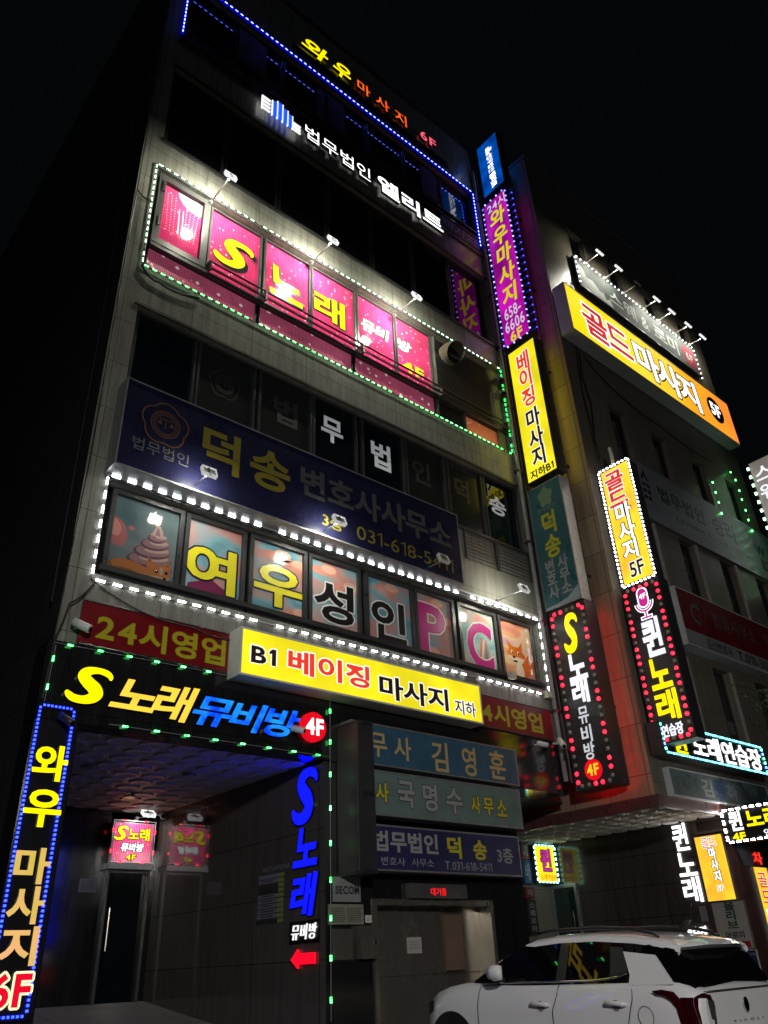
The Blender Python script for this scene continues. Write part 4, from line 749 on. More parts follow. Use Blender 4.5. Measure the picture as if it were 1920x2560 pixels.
word(t, fr, '지하B1', -9.68, -8.96, 11.68, 11.94, Klet, 2, .008, .002)
TEAL = worn('teal_face', S(54, 96, 100), .3, 2, .2)
t, fr = sign_box('law_blade_sign', 'unlit teal vertical sign with flower emblem and yellow syllables', 'vertical sign', 'L', -9.85, -8.86, 8.27, 11.45, BX, .33, ALU, TEAL, 'vertical signs between the buildings', .03)
mb = MB(); fr.poly(mb, [(-9.36 + .2 * (1 + .16 * math.cos(5 * q)) * math.cos(q + 1.57), 11.08 + .25 * (1 + .16 * math.cos(5 * q)) * math.sin(q + 1.57)) for q in [2 * math.pi * k / 40 for k in range(40)]], .006); obj('emblem', mb, mat('sage_emblem', S(120, 140, 110), .4), t)
word(t, fr, '법무법인', -9.64, -9.1, 10.7, 10.83, mat('sage_letter', S(110, 130, 120), .4), 0); vword(t, fr, '덕송', -9.58, -9.16, 10.68, 9.48, UNY, 2, fill=.94); vword(t, fr, '변호사', -9.68, -9.42, 9.46, 8.5, UNW, 2, fill=.98); vword(t, fr, '사무소', -9.32, -9.06, 9.46, 8.5, UNW, 2, fill=.98)
obj('base_stripe', (lambda m_: fr.poly(m_, [(-9.82, 8.3), (-8.89, 8.3), (-8.89, 8.62), (-9.2, 8.42), (-9.5, 8.36), (-9.82, 8.34)], .006))(MB()), mat('stripe_pale', S(150, 160, 170), .4), t)
t, fr = sign_box('karaoke_blade_sign', 'black vertical sign with large yellow S, white syllables and round red bulbs', 'vertical sign', 'L', -9.8, -8.82, 4.4, 8.22, BX, .4, HOUSD, worn('black_acrylic', (0.035, 0.035, 0.038), .3, 2, .2), 'vertical signs between the buildings', .02)
word(t, fr, '§', -9.5, -9.08, 7.16, 8.04, lit('letter_yellow_soft', S(255, 232, 0), 1.05), 2, .03, .02); gl = lit('letter_grey', S(210, 212, 220), .8); wl2 = lit('letter_white_soft', S(245, 246, 255), 1.0)
word(t, fr, '노', -9.5, -9.05, 6.55, 7.14, wl2, 2, .03, .02); word(t, fr, '래', -9.5, -9.1, 6.06, 6.6, wl2, 2, .03, .02)
for ch, b0, b1 in (('뮤', 5.66, 6.0), ('비', 5.28, 5.62), ('방', 4.94, 5.28)): word(t, fr, ch, -9.45, -9.2, b0, b1, gl, 1, .02, .01)
mb = MB(); P0 = Vector(fr.pt(-9.31, 4.74, .03)); mb.tube([P0 + Vector((.03, 0, 0)), P0], .2, 30); obj('disc', mb, lit('disc_red', S(225, 10, 30), 1.0), t); word(t, Fr('L', P0.x), '4F', -9.45, -9.17, 4.63, 4.85, gy, 2, .008, .004)
RLED = lit('bulb_red', S(255, 40, 60), 4.5, col2=S(255, 10, 40), scale=30); GLED = mat('bulb_off', S(150, 145, 135), .3)
def pat(i, mt=False): return GLED if mt else i % 4 in (2, 3)
led_run('bulb_string', 'round red bulbs, some of them unlit, round the black S karaoke sign', fr, [(-9.72, 8.14), (-9.72, 4.48), (-8.9, 4.48), (-8.9, 8.14), (-9.72, 8.14)], .165, (.085, .085), RLED, 'bulb strings on the vertical signs', kind='dot', n=.03, off=pat, base_w=.012)
led_run('bulb_string', 'red bulbs on the hidden side of the black S karaoke sign', Fr('L', BX + .44), [(-9.72, 8.14), (-9.72, 4.48), (-8.9, 4.48), (-8.9, 8.14), (-9.72, 8.14)], .33, (.085, .085), lit('bulb_red_strong', S(255, 20, 30), 16), 'bulb strings on the vertical signs', kind='dot', n=.03, base_w=.012)

# ------------------------------------------------------------------ neighbouring building
TAN = panels('tan_stone', (0.27, 0.2, 0.135), 0.9, 0.98, 'L', .5, .012, .25, shift=(.4, .3), var=.14)
GRY2 = panels('warm_grey_tile', (0.165, 0.142, 0.112), 1.06, 0.92, 'F', .42, .008, .28, shift=(.85, .15), var=.06)
B2 = thing('corner_building', 'dark grey tiled office building with narrow windows behind the gold massage sign', 'building', (19, 11, GZ))
WX = [(15.95, 16.76), (18.0, 18.77), (20.1, 20.9), (22.18, 22.98)]; H2 = [(a, b, c, d) for a, b in WX for c, d in ((5.5, 7.45), (9.1, 11.0), (12.6, 14.46), (16.0, 17.9), (19.2, 21.46))]
mb = MB(); wall_holes(mb, 14.3, 23.7, 4.04, 23.5, 8.5, .22, H2); obj('facade_wall', mb, GRY2, B2)
mb = MB(); mb.quad((14.3, 8.5, 4.04), (14.3, 24, 4.04), (14.3, 24, 23.5), (14.3, 8.5, 23.5)); mb.quad((23.7, 8.5, GZ), (23.7, 24, GZ), (23.7, 24, 23.5), (23.7, 8.5, 23.5)); mb.quad((14.3, 24, 0), (23.7, 24, 0), (23.7, 24, 23.5), (14.3, 24, 23.5)); obj('side_wall', mb, TAN, B2)
obj('roof', MB().box(14.33, 23.67, 8.53, 23.9, 23.2, 23.4), BLACKM, B2)
mb = MB(); mb.box(14.26, 23.74, 8.46, 8.75, 23.5, 23.58); mb.box(14.26, 14.5, 8.75, 24, 23.5, 23.58); obj('parapet_cap', mb, worn('cap_grey', (.2, .19, .18), .4, 4, .2), B2)
obj('interior_backing', MB().box(14.6, 23.5, 8.8, 8.85, 4.2, 23.2), mat('dark_room', (0.004, 0.004, 0.005), 0.8), B2)
reveal_tone = worn('lit_reveal_tone', (.34, .3, .28), .4, 4, .2)  # pale strips added to imitate light caught on the right-hand window reveals
F3 = Fr('F', 8.68); w4 = {}
for a, b, c, d in H2:
    w = window(B2, a + .01, b - .01, c + .01, d - .01, 8.68, gl56, FRM, .04, .03); w4[(a, c)] = w
    if c < 12: mb = MB(); mb.box(b + .002, b + .07, 8.44, 8.498, c, d); obj('lit_reveal_strip', mb, reveal_tone, B2)
pf = mat('window_poster_grey', (0.10, 0.10, 0.105), .4); pl_red = mat('poster_letter', (0.06, 0.02, 0.02), .4)
for (a, c), ch, lt in (((15.95, 12.6), '퀸', ''), ((18.0, 12.6), '노', '4F'), ((20.1, 12.6), '래', 'Q'), ):
    w = w4[(a, c)]; mb = MB(); F3.quad(mb, a + .06, a + .5, 12.9, 14.15, .004); obj('poster', mb, pf, w); word(w, F3, ch, a + .1, a + .46, 13.3, 13.95, pl_red, 2, .008, 0)
    if lt == '4F': word(w, F3, '4F', a + .12, a + .46, 12.95, 13.2, UNW, 1, .008, 0)
w = w4[(22.18, 12.6)]; mb = MB(); F3.quad(mb, 22.24, 22.66, 12.9, 14.3, .004); obj('poster', mb, mat('poster_pale', (.4, .38, .38), .4), w); vword(w, F3, '연습장', 22.36, 22.62, 14.2, 13.0, mat('poster_maroon', (.14, .04, .06), .4), 2, .008, 0)
for a in (18.0, 20.1):
    w = w4[(a, 9.1)]; vword(w, F3, '상담환영' if False else '변호사', a + .25, a + .55, 10.7, 9.7, dg, 1, .006, 0)
mb = MB(); F3.quad(mb, 18.4, 18.7, 5.95, 6.25, .004); obj('poster', mb, pf, w4[(18.0, 5.5)])
mb = MB(); mb.quad((16.8, 9.3, GZ), (16.8, 13.3, GZ), (16.8, 13.3, 4.04), (16.8, 9.3, 4.04)); obj('recess_wall', mb, panels('brown_granite', (0.05, 0.043, 0.043), 1.3, 0.62, 'L', .16, .008, .3, shift=(.2, .25)), B2)
mb = MB(); mb.quad((14.0, 13.3, GZ), (16.8, 13.3, GZ), (16.8, 13.3, 4.4), (14.0, 13.3, 4.4)); obj('recess_end_wall', mb, panels('beige_wall', (0.2, 0.19, 0.16), 2, 1.5, 'F', .5, .008, .15), B2)
mb = MB(); mb.box(16.8, 17.4, 8.5, 9.3, GZ, 4.04); obj('column', mb, worn('maroon_cladding', (.075, .035, .03), .35, 3, .3), B2)
mb = MB(); wall_holes(mb, 17.4, 23.7, GZ, 4.04, 8.9, .2, [(19.2, 21.8, GZ, 2.6)]); obj('shop_wall', mb, worn('maroon_cladding', (.075, .035, .03), .35, 3, .3), B2)
soffit(14.3, 16.8, 8.55, 13.3, 4.04, worn('soffit_tile_white', (0.75, 0.73, 0.7), .45, 4, .1), .42, .19, B2, .06)
mb = MB(); mb.box(14.285, 16.8, 8.46, 8.52, 3.98, 4.2); mb.box(14.285, 14.33, 8.52, 13.3, 3.98, 4.2); obj('soffit_edge', mb, worn('maroon_fascia', (.1, .045, .045), .3, 3, .3), B2)

# blades on the neighbour
t, fr = sign_box('gold_blade_sign', 'yellow orange lit vertical sign edged with white lights on the tiled building', 'vertical sign', 'L', -8.28, -7.5, 8.52, 11.48, 14.4, .35, HOUSD, lit('lit_gold', S(254, 224, 50), 1.05, col2=S(250, 180, 50), scale=1.6), 'vertical signs on the tiled building')
rl = lit('lit_scarlet', S(225, 50, 50), .9)
vword(t, fr, '골드', -8.18, -7.72, 11.38, 10.4, rl, 2, .008, .002, outline=outw, fill=.96); vword(t, fr, '마사지', -8.1, -7.72, 10.5, 9.08, Wlet, 2, .008, .002, outline=(Klet, .025), fill=.95, drop=.015); word(t, fr, '5F', -8.05, -7.7, 8.65, 9.0, Klet, 1, .008, .002, outline=outw)
led_run('led_strip', 'white light modules all round the yellow gold vertical sign', Fr('L', 14.39), [(-8.3, 11.5), (-8.3, 8.5), (-7.48, 8.5), (-7.48, 11.5), (-8.3, 11.5)], .105, (.045, .026), lit('led_white_warm', (1, .98, .95), 11), 'light strips on the tiled building', n=.03, cable=cbw)
obj('bracket', MB().box(14.42, 14.5, 7.88, 7.94, 11.5, 12.05), WHITEP, t)
t, fr = sign_box('queen_blade_sign', 'black vertical sign with pink microphone, yellow and white syllables and red bulbs', 'vertical sign', 'L', -8.36, -7.44, 5.08, 8.46, 14.4, .35, HOUSD, worn('black_acrylic', (0.035, 0.035, 0.038), .3, 2, .2), 'vertical signs on the tiled building', .02)
pk = lit('lit_mic_pink', S(200, 40, 140), .95); wh = lit('lit_white', (1, 1, 1), 1.5)
def capsule(cx, cz, hw, hh, n=10): return [(cx + hw * math.cos(q), cz + hh - hw + hw * math.sin(q)) for q in [math.pi * k / n for k in range(n + 1)]] + [(cx + hw * math.cos(q), cz - hh + hw + hw * math.sin(q)) for q in [math.pi + math.pi * k / n for k in range(n + 1)]]
def arcband(cx, cz, r0, r1, n=14, a0=math.pi, a1=2 * math.pi): return [(cx + r1 * math.cos(a0 + (a1 - a0) * k / n), cz + r1 * math.sin(a0 + (a1 - a0) * k / n)) for k in range(n + 1)] + [(cx + r0 * math.cos(a1 - (a1 - a0) * k / n), cz + r0 * math.sin(a1 - (a1 - a0) * k / n)) for k in range(n + 1)]
mb = MB(); fr.poly(mb, capsule(-7.9, 8.13, .135, .235), .008, 0, 1); fr.poly(mb, capsule(-7.9, 8.13, .105, .205), .01, 0, 0)
fr.poly(mb, arcband(-7.9, 8.02, .15, .23), .006, 0, 1); fr.poly(mb, arcband(-7.9, 8.02, .17, .21), .0075, 0, 0)
for q, m_ in ((.022, 1), (0, 0)):
    nn = .0065 if m_ else .008; fr.quad(mb, -7.92 - q, -7.88 + q, 7.7, 7.82, nn, m_); fr.quad(mb, -8.02 - q, -7.78 + q, 7.66 - q, 7.7 + q, nn, m_)
obj('microphone', mb, [pk, wh], t); word(t, fr, '4F', -7.98, -7.82, 8.1, 8.22, wh, 1, .012, .001)
word(t, fr, '퀸', -8.1, -7.66, 6.82, 7.64, wl2, 2, .03, .02); word(t, fr, '노', -8.12, -7.66, 6.14, 6.78, lit('letter_yellow_soft', S(255, 232, 0), 1.05), 2, .03, .02); word(t, fr, '래', -8.12, -7.64, 5.5, 6.1, lit('letter_yellow_soft', S(255, 232, 0), 1.05), 2, .03, .02); word(t, fr, '연습장', -8.12, -7.66, 5.2, 5.44, wl2, 2, .02, .01)
led_run('bulb_string', 'round red bulbs, every fourth unlit, round the black microphone sign', fr, [(-8.29, 8.38), (-8.29, 5.16), (-7.52, 5.16), (-7.52, 8.38), (-8.29, 8.38)], .15, (.08, .08), RLED, 'bulb strings on the vertical signs', kind='dot', n=.03, off=lambda i, mt=False: GLED if mt else i % 4 == 3, base_w=.012)

# flat signs on the neighbour
mg = lit('lit_gold_gradient', S(255, 225, 20), 1.05); p = mg.node_tree.nodes['Principled BSDF']; ge = N(mg, 'ShaderNodeNewGeometry'); sp = N(mg, 'ShaderNodeSeparateXYZ'); L(mg, ge.outputs['Position'], sp.inputs[0])
nz = N(mg, 'ShaderNodeTexNoise'); nz.inputs['Scale'].default_value = .9; L(mg, ge.outputs['Position'], nz.inputs['Vector']); m1 = N(mg, 'ShaderNodeMath'); m1.operation = 'MULTIPLY_ADD'; m1.inputs[1].default_value = 4; L(mg, nz.outputs['Fac'], m1.inputs[0]); L(mg, sp.outputs['X'], m1.inputs[2])
mr = N(mg, 'ShaderNodeMapRange'); mr.inputs[1].default_value = 17.5; mr.inputs[2].default_value = 26.5; L(mg, m1.outputs[0], mr.inputs[0]); rp = N(mg, 'ShaderNodeValToRGB'); e = rp.color_ramp.elements; e[0].color = (*S(255, 226, 24), 1); e[1].color = (*S(244, 112, 60), 1); x = e.new(.3); x.color = (*S(255, 226, 60), 1); x = e.new(.6); x.color = (*S(255, 172, 30), 1); L(mg, mr.outputs[0], rp.inputs[0]); L(mg, rp.outputs[0], p.inputs['Emission Color'])
t, fr = sign_box('gold_massage_sign', 'huge yellow to orange lit sign with red and white lettering on the tiled building', 'sign', 'F', 14.32, 23.25, 15.95, 17.68, 8.1, .38, worn('sign_side_white', (.5, .5, .52), .4, 3, .1), mg, 'yellow lightboxes', .03)
word(t, fr, '골드', 14.95, 17.3, 16.22, 17.36, rl, 2, .01, .002, outline=(Wlet, .05), shear=-.08, gap=-.06); word(t, fr, '마사지', 17.45, 21.05, 16.2, 17.4, Wlet, 2, .01, .002, outline=(Klet, .06), drop=.08, shear=-.05, gap=-.08)
mb = MB(); fr.poly(mb, ell(22.1, 16.87, .5, .5, 36), .007); obj('disc', mb, mat('disc_black', (.01, .01, .01), .3), t); word(t, fr, '5F', 21.78, 22.42, 16.6, 17.14, Wlet, 2, .012, .002)
t, fr = sign_box('aroma_sign', 'grey unlit film sign with pale swirl and red 6F badge under the row of floodlights', 'sign', 'F', 15.7, 22.55, 18.68, 19.92, 8.36, .12, HOUSD, worn('film_grey', (.075, .085, .08), .7, 2, .25, spec=.15), None, .03)
sw = mat('swirl_white', (.5, .52, .5), .8, spec=.1)
mb = MB(); fr.poly(mb, [(15.8, 19.7), (16.05, 19.6), (16.2, 19.3), (16.5, 19.35), (16.8, 19.1), (17.0, 19.15), (17.1, 18.9), (17.3, 19.05), (17.45, 18.75), (15.8, 18.75)], .007); obj('swirl', mb, sw, t)
word(t, fr, '스웨', 17.35, 18.8, 19.0, 19.62, sw, 1); word(t, fr, '&', 19.1, 19.5, 18.98, 19.5, sw, 0); word(t, fr, '로미', 19.8, 21.3, 18.95, 19.6, sw, 1)
mb = MB(); fr.poly(mb, [(22.0 + .38 * max(-1, min(1, 1.25 * math.cos(q))), 19.26 + .42 * max(-1, min(1, 1.25 * math.sin(q)))) for q in [2 * math.pi * k / 40 for k in range(40)]], .007); obj('badge', mb, mat('badge_rose', S(150, 52, 64), .8, spec=.1), t); word(t, fr, '6F', 21.78, 22.22, 19.08, 19.44, sw, 1, .012, .002)
led_run('bulb_string', 'small white bulbs round the grey film sign', Fr('F', 8.35), [(15.74, 18.72), (15.74, 19.94), (22.52, 19.94), (22.52, 18.5)], .2, (.05, .05), lit('bulb_white', (1, .97, .93), 5), 'light strips on the tiled building', kind='dot', n=.03)
for lb, x, on in (('first lit floodlight from the left over the grey film sign', 16.32, 1), ('second lit floodlight from the left over the grey film sign', 17.3, 1), ('unlit floodlight, third over the grey film sign', 18.32, 0), ('lit floodlight just right of the unlit one over the grey sign', 19.42, 1), ('lit floodlight above the last syllable of the grey sign', 20.32, 1), ('second last lit floodlight over the grey film sign', 21.34, 1), ('last lit floodlight over the red 6F badge', 22.28, 1)):
    floodlight(lb, x, 19.97, 8.36, lit('flood_lens_b2', (1, .985, .84), 270) if on else WHITEP, FLB if on else ALU, 'floodlights over the grey film sign', .52, white=True)
floodlight('small lit floodlight behind the left end of the gold sign', 14.95, 18.0, 8.5, lit('flood_lens_b2s', (.95, 1, .98), 120), FLB, None, .22, 0, -.1, True)
t, fr = sign_box('law_banner', 'long unlit pale grey banner of a law firm across the tiled building', 'banner', 'F', 16.5, 23.9, 11.06, 12.84, 8.42, .06, ALU, worn('banner_grey_film', (.22, .225, .25), .35, 1.5, .15), None, .03)
bk = mat('banner_ink', (.025, .025, .03), .4)
word(t, fr, '법무법인', 17.38, 19.7, 11.86, 12.36, bk, 1); word(t, fr, '승리', 20.14, 21.42, 11.8, 12.46, bk, 1); word(t, fr, 'LAWFIRM TO THE VICTORY', 18.06, 22.3, 11.48, 11.62, bk, 0); word(t, fr, 'W', 22.62, 23.3, 11.9, 12.25, bk, 2); mb = MB(); fr.quad(mb, 22.8, 23.4, 11.4, 11.75, .006); obj('badge', mb, bk, t); word(t, fr, '3F', 22.9, 23.25, 11.46, 11.7, UNW, 1, .01, .002)
mb = MB(); fr.poly(mb, [(16.6, 12.3), (16.8, 12.62), (17.0, 12.3), (16.88, 12.3), (16.8, 12.45), (16.72, 12.3)], .007)
for j in range(3):
    for i in range(2): fr.quad(mb, 16.62 + i * .2 - .02 * j, 16.78 + i * .2 - .02 * j, 12.08 - j * .2, 12.2 - j * .2, .007)
obj('logo', mb, bk, t)
t, fr = sign_box('law_sign_red', 'unlit dark red sign with white ring logo and a pale lower strip', 'sign', 'F', 16.46, 23.4, 7.62, 9.08, 8.18, .31, worn('sign_side_white', (.5, .5, .52), .4, 3, .1), worn('dark_red_face', S(110, 22, 30), .35, 2, .15), None, .03)
mb = MB(); fr.quad(mb, 16.49, 23.37, 7.65, 8.02, .006); obj('strip', mb, worn('strip_grey', (.26, .26, .27), .35, 2, .1), t)
mb = MB(); fr.poly(mb, arcband(17.22, 8.52, .17, .27, 20, .6, 5.2), .007); fr.poly(mb, arcband(17.45, 8.62, .2, .225, 20, -2.4, 2.4), .008); obj('logo', mb, dg, t)
word(t, fr, '법률사무소', 18.02, 20.15, 8.36, 8.8, dg, 0); word(t, fr, '우리', 20.6, 21.5, 8.36, 8.8, dg, 0); word(t, fr, '김신변호사', 17.36, 18.6, 7.7, 7.96, bk, 1); word(t, fr, 'T.010-3051', 18.86, 20.7, 7.7, 7.96, bk, 1)
t, fr = sign_box('led_letter_sign', 'black strip sign with blazing white syllables and blue green light border', 'sign', 'F', 14.35, 18.6, 4.92, 5.56, 8.14, .3, HOUSD, BLACK, None, .02)
WL4 = lit('letter_blaze', (1, 1, 1), 2.2)
word(t, fr, '퀸', 14.72, 15.22, 4.98, 5.34, YL, 2, .02, .01); word(t, fr, '노래연습장', 15.48, 18.4, 4.98, 5.46, WL4, 1, .02, .01)
led_run('led_strip', 'blue and green light modules round the blazing white strip sign', fr, [(14.4, 4.96), (14.4, 5.53), (18.56, 5.53), (18.56, 4.94), (14.4, 4.94)], .1, (.05, .03), [lit('led_cyan', S(120, 255, 230), 6), lit('led_mix_blue', S(90, 130, 255), 7), lit('led_mix_green', S(90, 255, 190), 6)], 'light strips on the tiled building', n=.03)
t, fr = sign_box('law_office_sign', 'unlit grey sign with pale and blue syllables and number under the strip sign', 'sign', 'F', 14.72, 18.8, 4.2, 4.74, 8.36, .13, worn('sign_side_white', (.5, .5, .52), .4, 3, .1), worn('grey_face', S(96, 104, 104), .3, 3, .2), None, .02)
word(t, fr, '법무사', 14.93, 15.75, 4.38, 4.62, dg, 0); word(t, fr, '김', 15.87, 16.32, 4.28, 4.64, UNW, 2); word(t, fr, '중', 16.4, 16.82, 4.28, 4.64, mat('letter_steel_blue', S(60, 80, 120), .4), 2); word(t, fr, '하', 16.9, 17.36, 4.28, 4.64, UNW, 2); word(t, fr, '618-8686', 17.5, 18.55, 4.34, 4.54, dg, 0)
for lb, pth in (('loose green lights hanging left of the last window of the tiled building', [(20.93, 13.95), (20.9, 12.5)]), ('loose green lights hanging right of the last window of the tiled building', [(22.3, 14.75), (22.72, 14.72), (22.76, 12.5)])):
    led_run('light_string', lb, Fr('F', 8.4), pth, .36, (.06, .03), lit('led_green_b2', S(90, 255, 120), 9), 'green strings on the tiled building', n=.03, jitter=.02, base_w=.01)
t, fr = sign_box('aroma_blade_sign', 'grey white lit vertical sign with green lights at the right edge of the picture', 'vertical sign', 'L', -7.98, -7.1, 10.6, 15.05, 23.0, .35, HOUSD, lit('lit_grey', S(150, 140, 135), .9, col2=S(110, 104, 100), scale=1.3), 'vertical signs on the tiled building')
vword(t, fr, '스웨&로미', -7.86, -7.3, 14.85, 11.6, wl2, 1, fill=.88)
led_run('light_string', 'green lights down the left edge of the grey white vertical sign', Fr('L', 22.98), [(-8.0, 15.0), (-8.0, 10.7)], .3, (.1, .06), lit('led_green_b3', S(170, 255, 190), 7), 'green strings on the tiled building', n=.04)

for lb, pts, sg in (('cable looping under the gold sign on the tiled facade', [(15.2, 8.46, 15.7), (16.6, 8.46, 15.1), (18.6, 8.46, 14.9), (21.5, 8.46, 14.8)], .1), ('cable hanging from the gold sign down to the gold vertical sign', [(14.9, 8.46, 15.9), (14.7, 8.44, 14.2), (14.6, 8.3, 12.0)], .0), ('tangled cable beside the hanging one under the gold sign', [(15.0, 8.45, 15.8), (14.85, 8.44, 14.8), (15.0, 8.44, 14.0), (14.75, 8.42, 12.6)], .03), ('cable along the foot of the grey film sign', [(15.6, 8.4, 18.6), (19, 8.42, 18.45), (22.6, 8.4, 18.5)], .05)):
    cable(lb, pts, .016, sg)
for lb, pts, sg in (('thick cable bundle hanging beside the drain pipe by the white light strip', [(13.5, 9.86, 9.8), (13.56, 9.84, 7.4), (13.5, 9.86, 5.6), (13.42, 9.85, 5.0)], .04), ('loose cable between drain pipe and black vertical sign', [(13.5, 9.86, 8.4), (13.62, 9.8, 7.0), (13.58, 9.82, 5.2)], .06), ('cable crossing from the facade to the yellow vertical sign', [(13.4, 9.95, 12.3), (13.56, 9.85, 12.0), (13.62, 9.8, 11.3)], .08)):
    cable(lb, pts, .018, sg)
for lb, x, z in (('small grey junction box under the right end of the white light strip', 13.3, 6.28), ('small cream junction box on the fox picture window rail', 12.2, 6.5)):
    t = thing('junction_box', lb, 'junction box', (x, 9.96, z)); obj('box', MB().box(x - .07, x + .07, 9.86, 9.975, z, z + .14), worn('box_cream', (.4, .38, .3), .5, 5, .2), t); obj('lid', MB().box(x - .055, x + .055, 9.85, 9.859, z + .015, z + .125), worn('box_cream', (.4, .38, .3), .5, 5, .2), t)
# neighbour's entrance
t, fr = sign_box('queen_entrance_sign', 'yellow lit sign with magenta syllable at the end of the neighbouring entrance', 'sign', 'F', 15.95, 16.72, 3.12, 3.93, 13.0, .2, HOUSD, lit('lit_lemon_face', S(250, 238, 20), 1.0), 'yellow lightboxes', .02)
word(t, fr, '퀸', 16.16, 16.56, 3.36, 3.86, lit('lit_mag_letter', S(190, 40, 150), .9), 2, .01, .002, outline=(mat('plum_edge', S(80, 10, 60), .4), .015)); word(t, fr, '노래연습장', 16.1, 16.7, 3.16, 3.3, lit('lit_orange_letter', S(225, 110, 20), .9), 1, .01, .002)
led_run('led_strip', 'cyan light modules round the yellow queen entrance sign', Fr('F', 12.98), [(15.95, 3.93), (15.95, 3.12), (16.72, 3.12), (16.72, 3.93), (15.95, 3.93)], .12, (.06, .025), lit('led_cyan_white', S(170, 255, 235), 5), 'light strips on the tiled building', n=.025)
t = thing('glass_door', 'tall green glass door on the wall beside the yellow queen sign', 'door', (16.78, 12.9, GZ)); fr = Fr('L', 16.79)
mb = MB(); 
for q in ((-13.28, -13.22, .3, 3.08), (-12.58, -12.52, .3, 3.08), (-13.22, -12.58, 3.0, 3.08)): fr.box(mb, *q, -.005, .05)
obj('frame', mb, ALU, t); mb = MB(); fr.box(mb, -13.22, -12.58, .3, 3.0, 0, .02); obj('pane', mb, mat('green_glass', (.01, .03, .025), .04, spec=.7), t); mb = MB(); mb.tube([fr.pt(-12.68, 1.9, .07), fr.pt(-12.68, 2.5, .07)], .015, 8); obj('handle', mb, STEEL, t)
fr = Fr('L', 16.79); t = thing('queen_wall_letters', 'tall blazing white syllables on the dark wall of the neighbouring entrance', 'letter sign', (16.8, 9.6, 2.4), 'channel letter signs')
for ch, a0, a1, b0, b1 in (('퀸', -9.77, -9.42, 3.44, 3.98), ('노', -9.78, -9.37, 2.94, 3.4), ('래', -9.78, -9.37, 2.44, 2.92)): word(t, fr, ch, a0, a1, b0, b1, WL4, 1, .03, .02)
word(t, fr, '연습장', -9.94, -9.43, 1.76, 2.0, WL4, 1, .03, .02)
for lb, a, b in (('left of two small white switch plates on the neighbouring entrance wall', -11.35, 2.02), ('right of two small white switch plates on the neighbouring entrance wall', -11.1, 2.02)):
    t = thing('switch_plate', lb, 'switch plate', fr.pt(a, b, 0)); mb = MB(); fr.box(mb, a - .06, a + .06, b - .05, b + .05, 0, .012); obj('plate', mb, WHITEP, t); fine_print(t, fr, a - .04, a + .04, b - .03, b + .01, 2, GREYP, n=.015)
t = thing('wall_notice', 'blank grey notice between the tall white syllables and the gold sign', 'notice', fr.pt(-9.44, 2.08)); mb = MB(); fr.box(mb, -9.52, -9.36, 2.08, 2.36, 0, .012); obj('plate', mb, worn('plate_pale', (.2, .19, .19), .4, 5, .15), t); fine_print(t, fr, -9.48, -9.4, 2.22, 2.25, 1, GREYP, n=.015)
t, fr = sign_box('gold_column_sign', 'small yellow lit sign with 5F on the maroon column', 'sign', 'L', -9.27, -8.64, 2.42, 3.66, 16.76, .035, ALU, lit('lit_gold', S(254, 224, 50), 1.05, col2=S(250, 180, 50), scale=1.6), 'yellow lightboxes', .01)
word(t, fr, '골드', -9.12, -8.8, 3.42, 3.62, rl, 1, .008, .002, outline=(Wlet, .01)); 
for ch, b0, b1 in (('마', 3.21, 3.42), ('사', 2.99, 3.2), ('지', 2.77, 2.98)): word(t, fr, ch, -9.01, -8.86, b0, b1, Wlet, 2, .008, .002, outline=(Klet, .017))
word(t, fr, '5F', -9.0, -8.86, 2.6, 2.7, Klet, 0, .008, .002, outline=(Wlet, .01))
t = thing('framed_vent', 'wooden framed dark vent panel above the small gold sign', 'vent', (16.76, 8.87, 3.7)); fr = Fr('L', 16.79); mb = MB()
for q in ((-9.22, -8.52, 3.7, 3.75), (-9.22, -8.52, 3.94, 3.99), (-9.22, -9.17, 3.75, 3.94), (-8.57, -8.52, 3.75, 3.94)): fr.box(mb, *q, -.01, .05)
obj('frame', mb, worn('vent_wood', (.12, .08, .065), .5, 5, .3), t); mb = MB(); fr.box(mb, -9.17, -8.57, 3.75, 3.94, 0, .01); obj('panel', mb, worn('vent_dark', (.03, .02, .018), .5, 5, .3), t)
t, fr = sign_box('queen_box_sign', 'black lightbox with white and yellow syllables and 4F at the right edge', 'sign', 'L', -8.46, -6.9, 3.43, 4.06, 16.6, .3, HOUSD, BLACK, None, .015)
word(t, fr, '퀸', -8.32, -8.05, 3.64, 4.02, lit('lit_white', (1, 1, 1), 1.5), 2, .02, .01); word(t, fr, '노래', -7.96, -7.25, 3.64, 4.0, YL, 2, .02, .01); word(t, fr, '4F', -8.32, -8.05, 3.46, 3.6, YL, 2, .02, .01); word(t, fr, '연습장', -7.66, -7.1, 3.46, 3.6, wl2, 1, .02, .01)
led_run('led_strip', 'white light modules round the black queen lightbox', fr, [(-8.44, 4.05), (-8.44, 3.44), (-6.95, 3.44), (-6.95, 4.05), (-8.44, 4.05)], .15, (.075, .03), lit('led_white_strong', (1, .98, .95), 45), 'light strips on the tiled building', n=.03)
t, fr = sign_box('aroma_banner', 'pale banner with dark green brush syllables below the small gold sign', 'banner', 'L', -9.22, -8.52, 1.56, 2.4, 16.77, .03, ALU, worn('banner_pale', (.34, .32, .3), .5, 2, .12), None, .008)
gk = mat('banner_green_ink', (.02, .045, .03), .4); vword(t, fr, '올리브', -8.96, -8.74, 2.4, 1.9, gk, 2, fill=.95); word(t, fr, '아로미', -9.06, -8.66, 1.74, 1.87, mat('banner_navy_ink', (.02, .02, .05), .4), 2)
mb = MB(); fr.quad(mb, -9.02, -8.58, 1.58, 1.69, .007); obj('floor_badge', mb, mat('badge_red', S(150, 20, 40), .4), t); word(t, fr, '5층', -8.9, -8.7, 1.6, 1.67, UNW, 1, .01, .001)
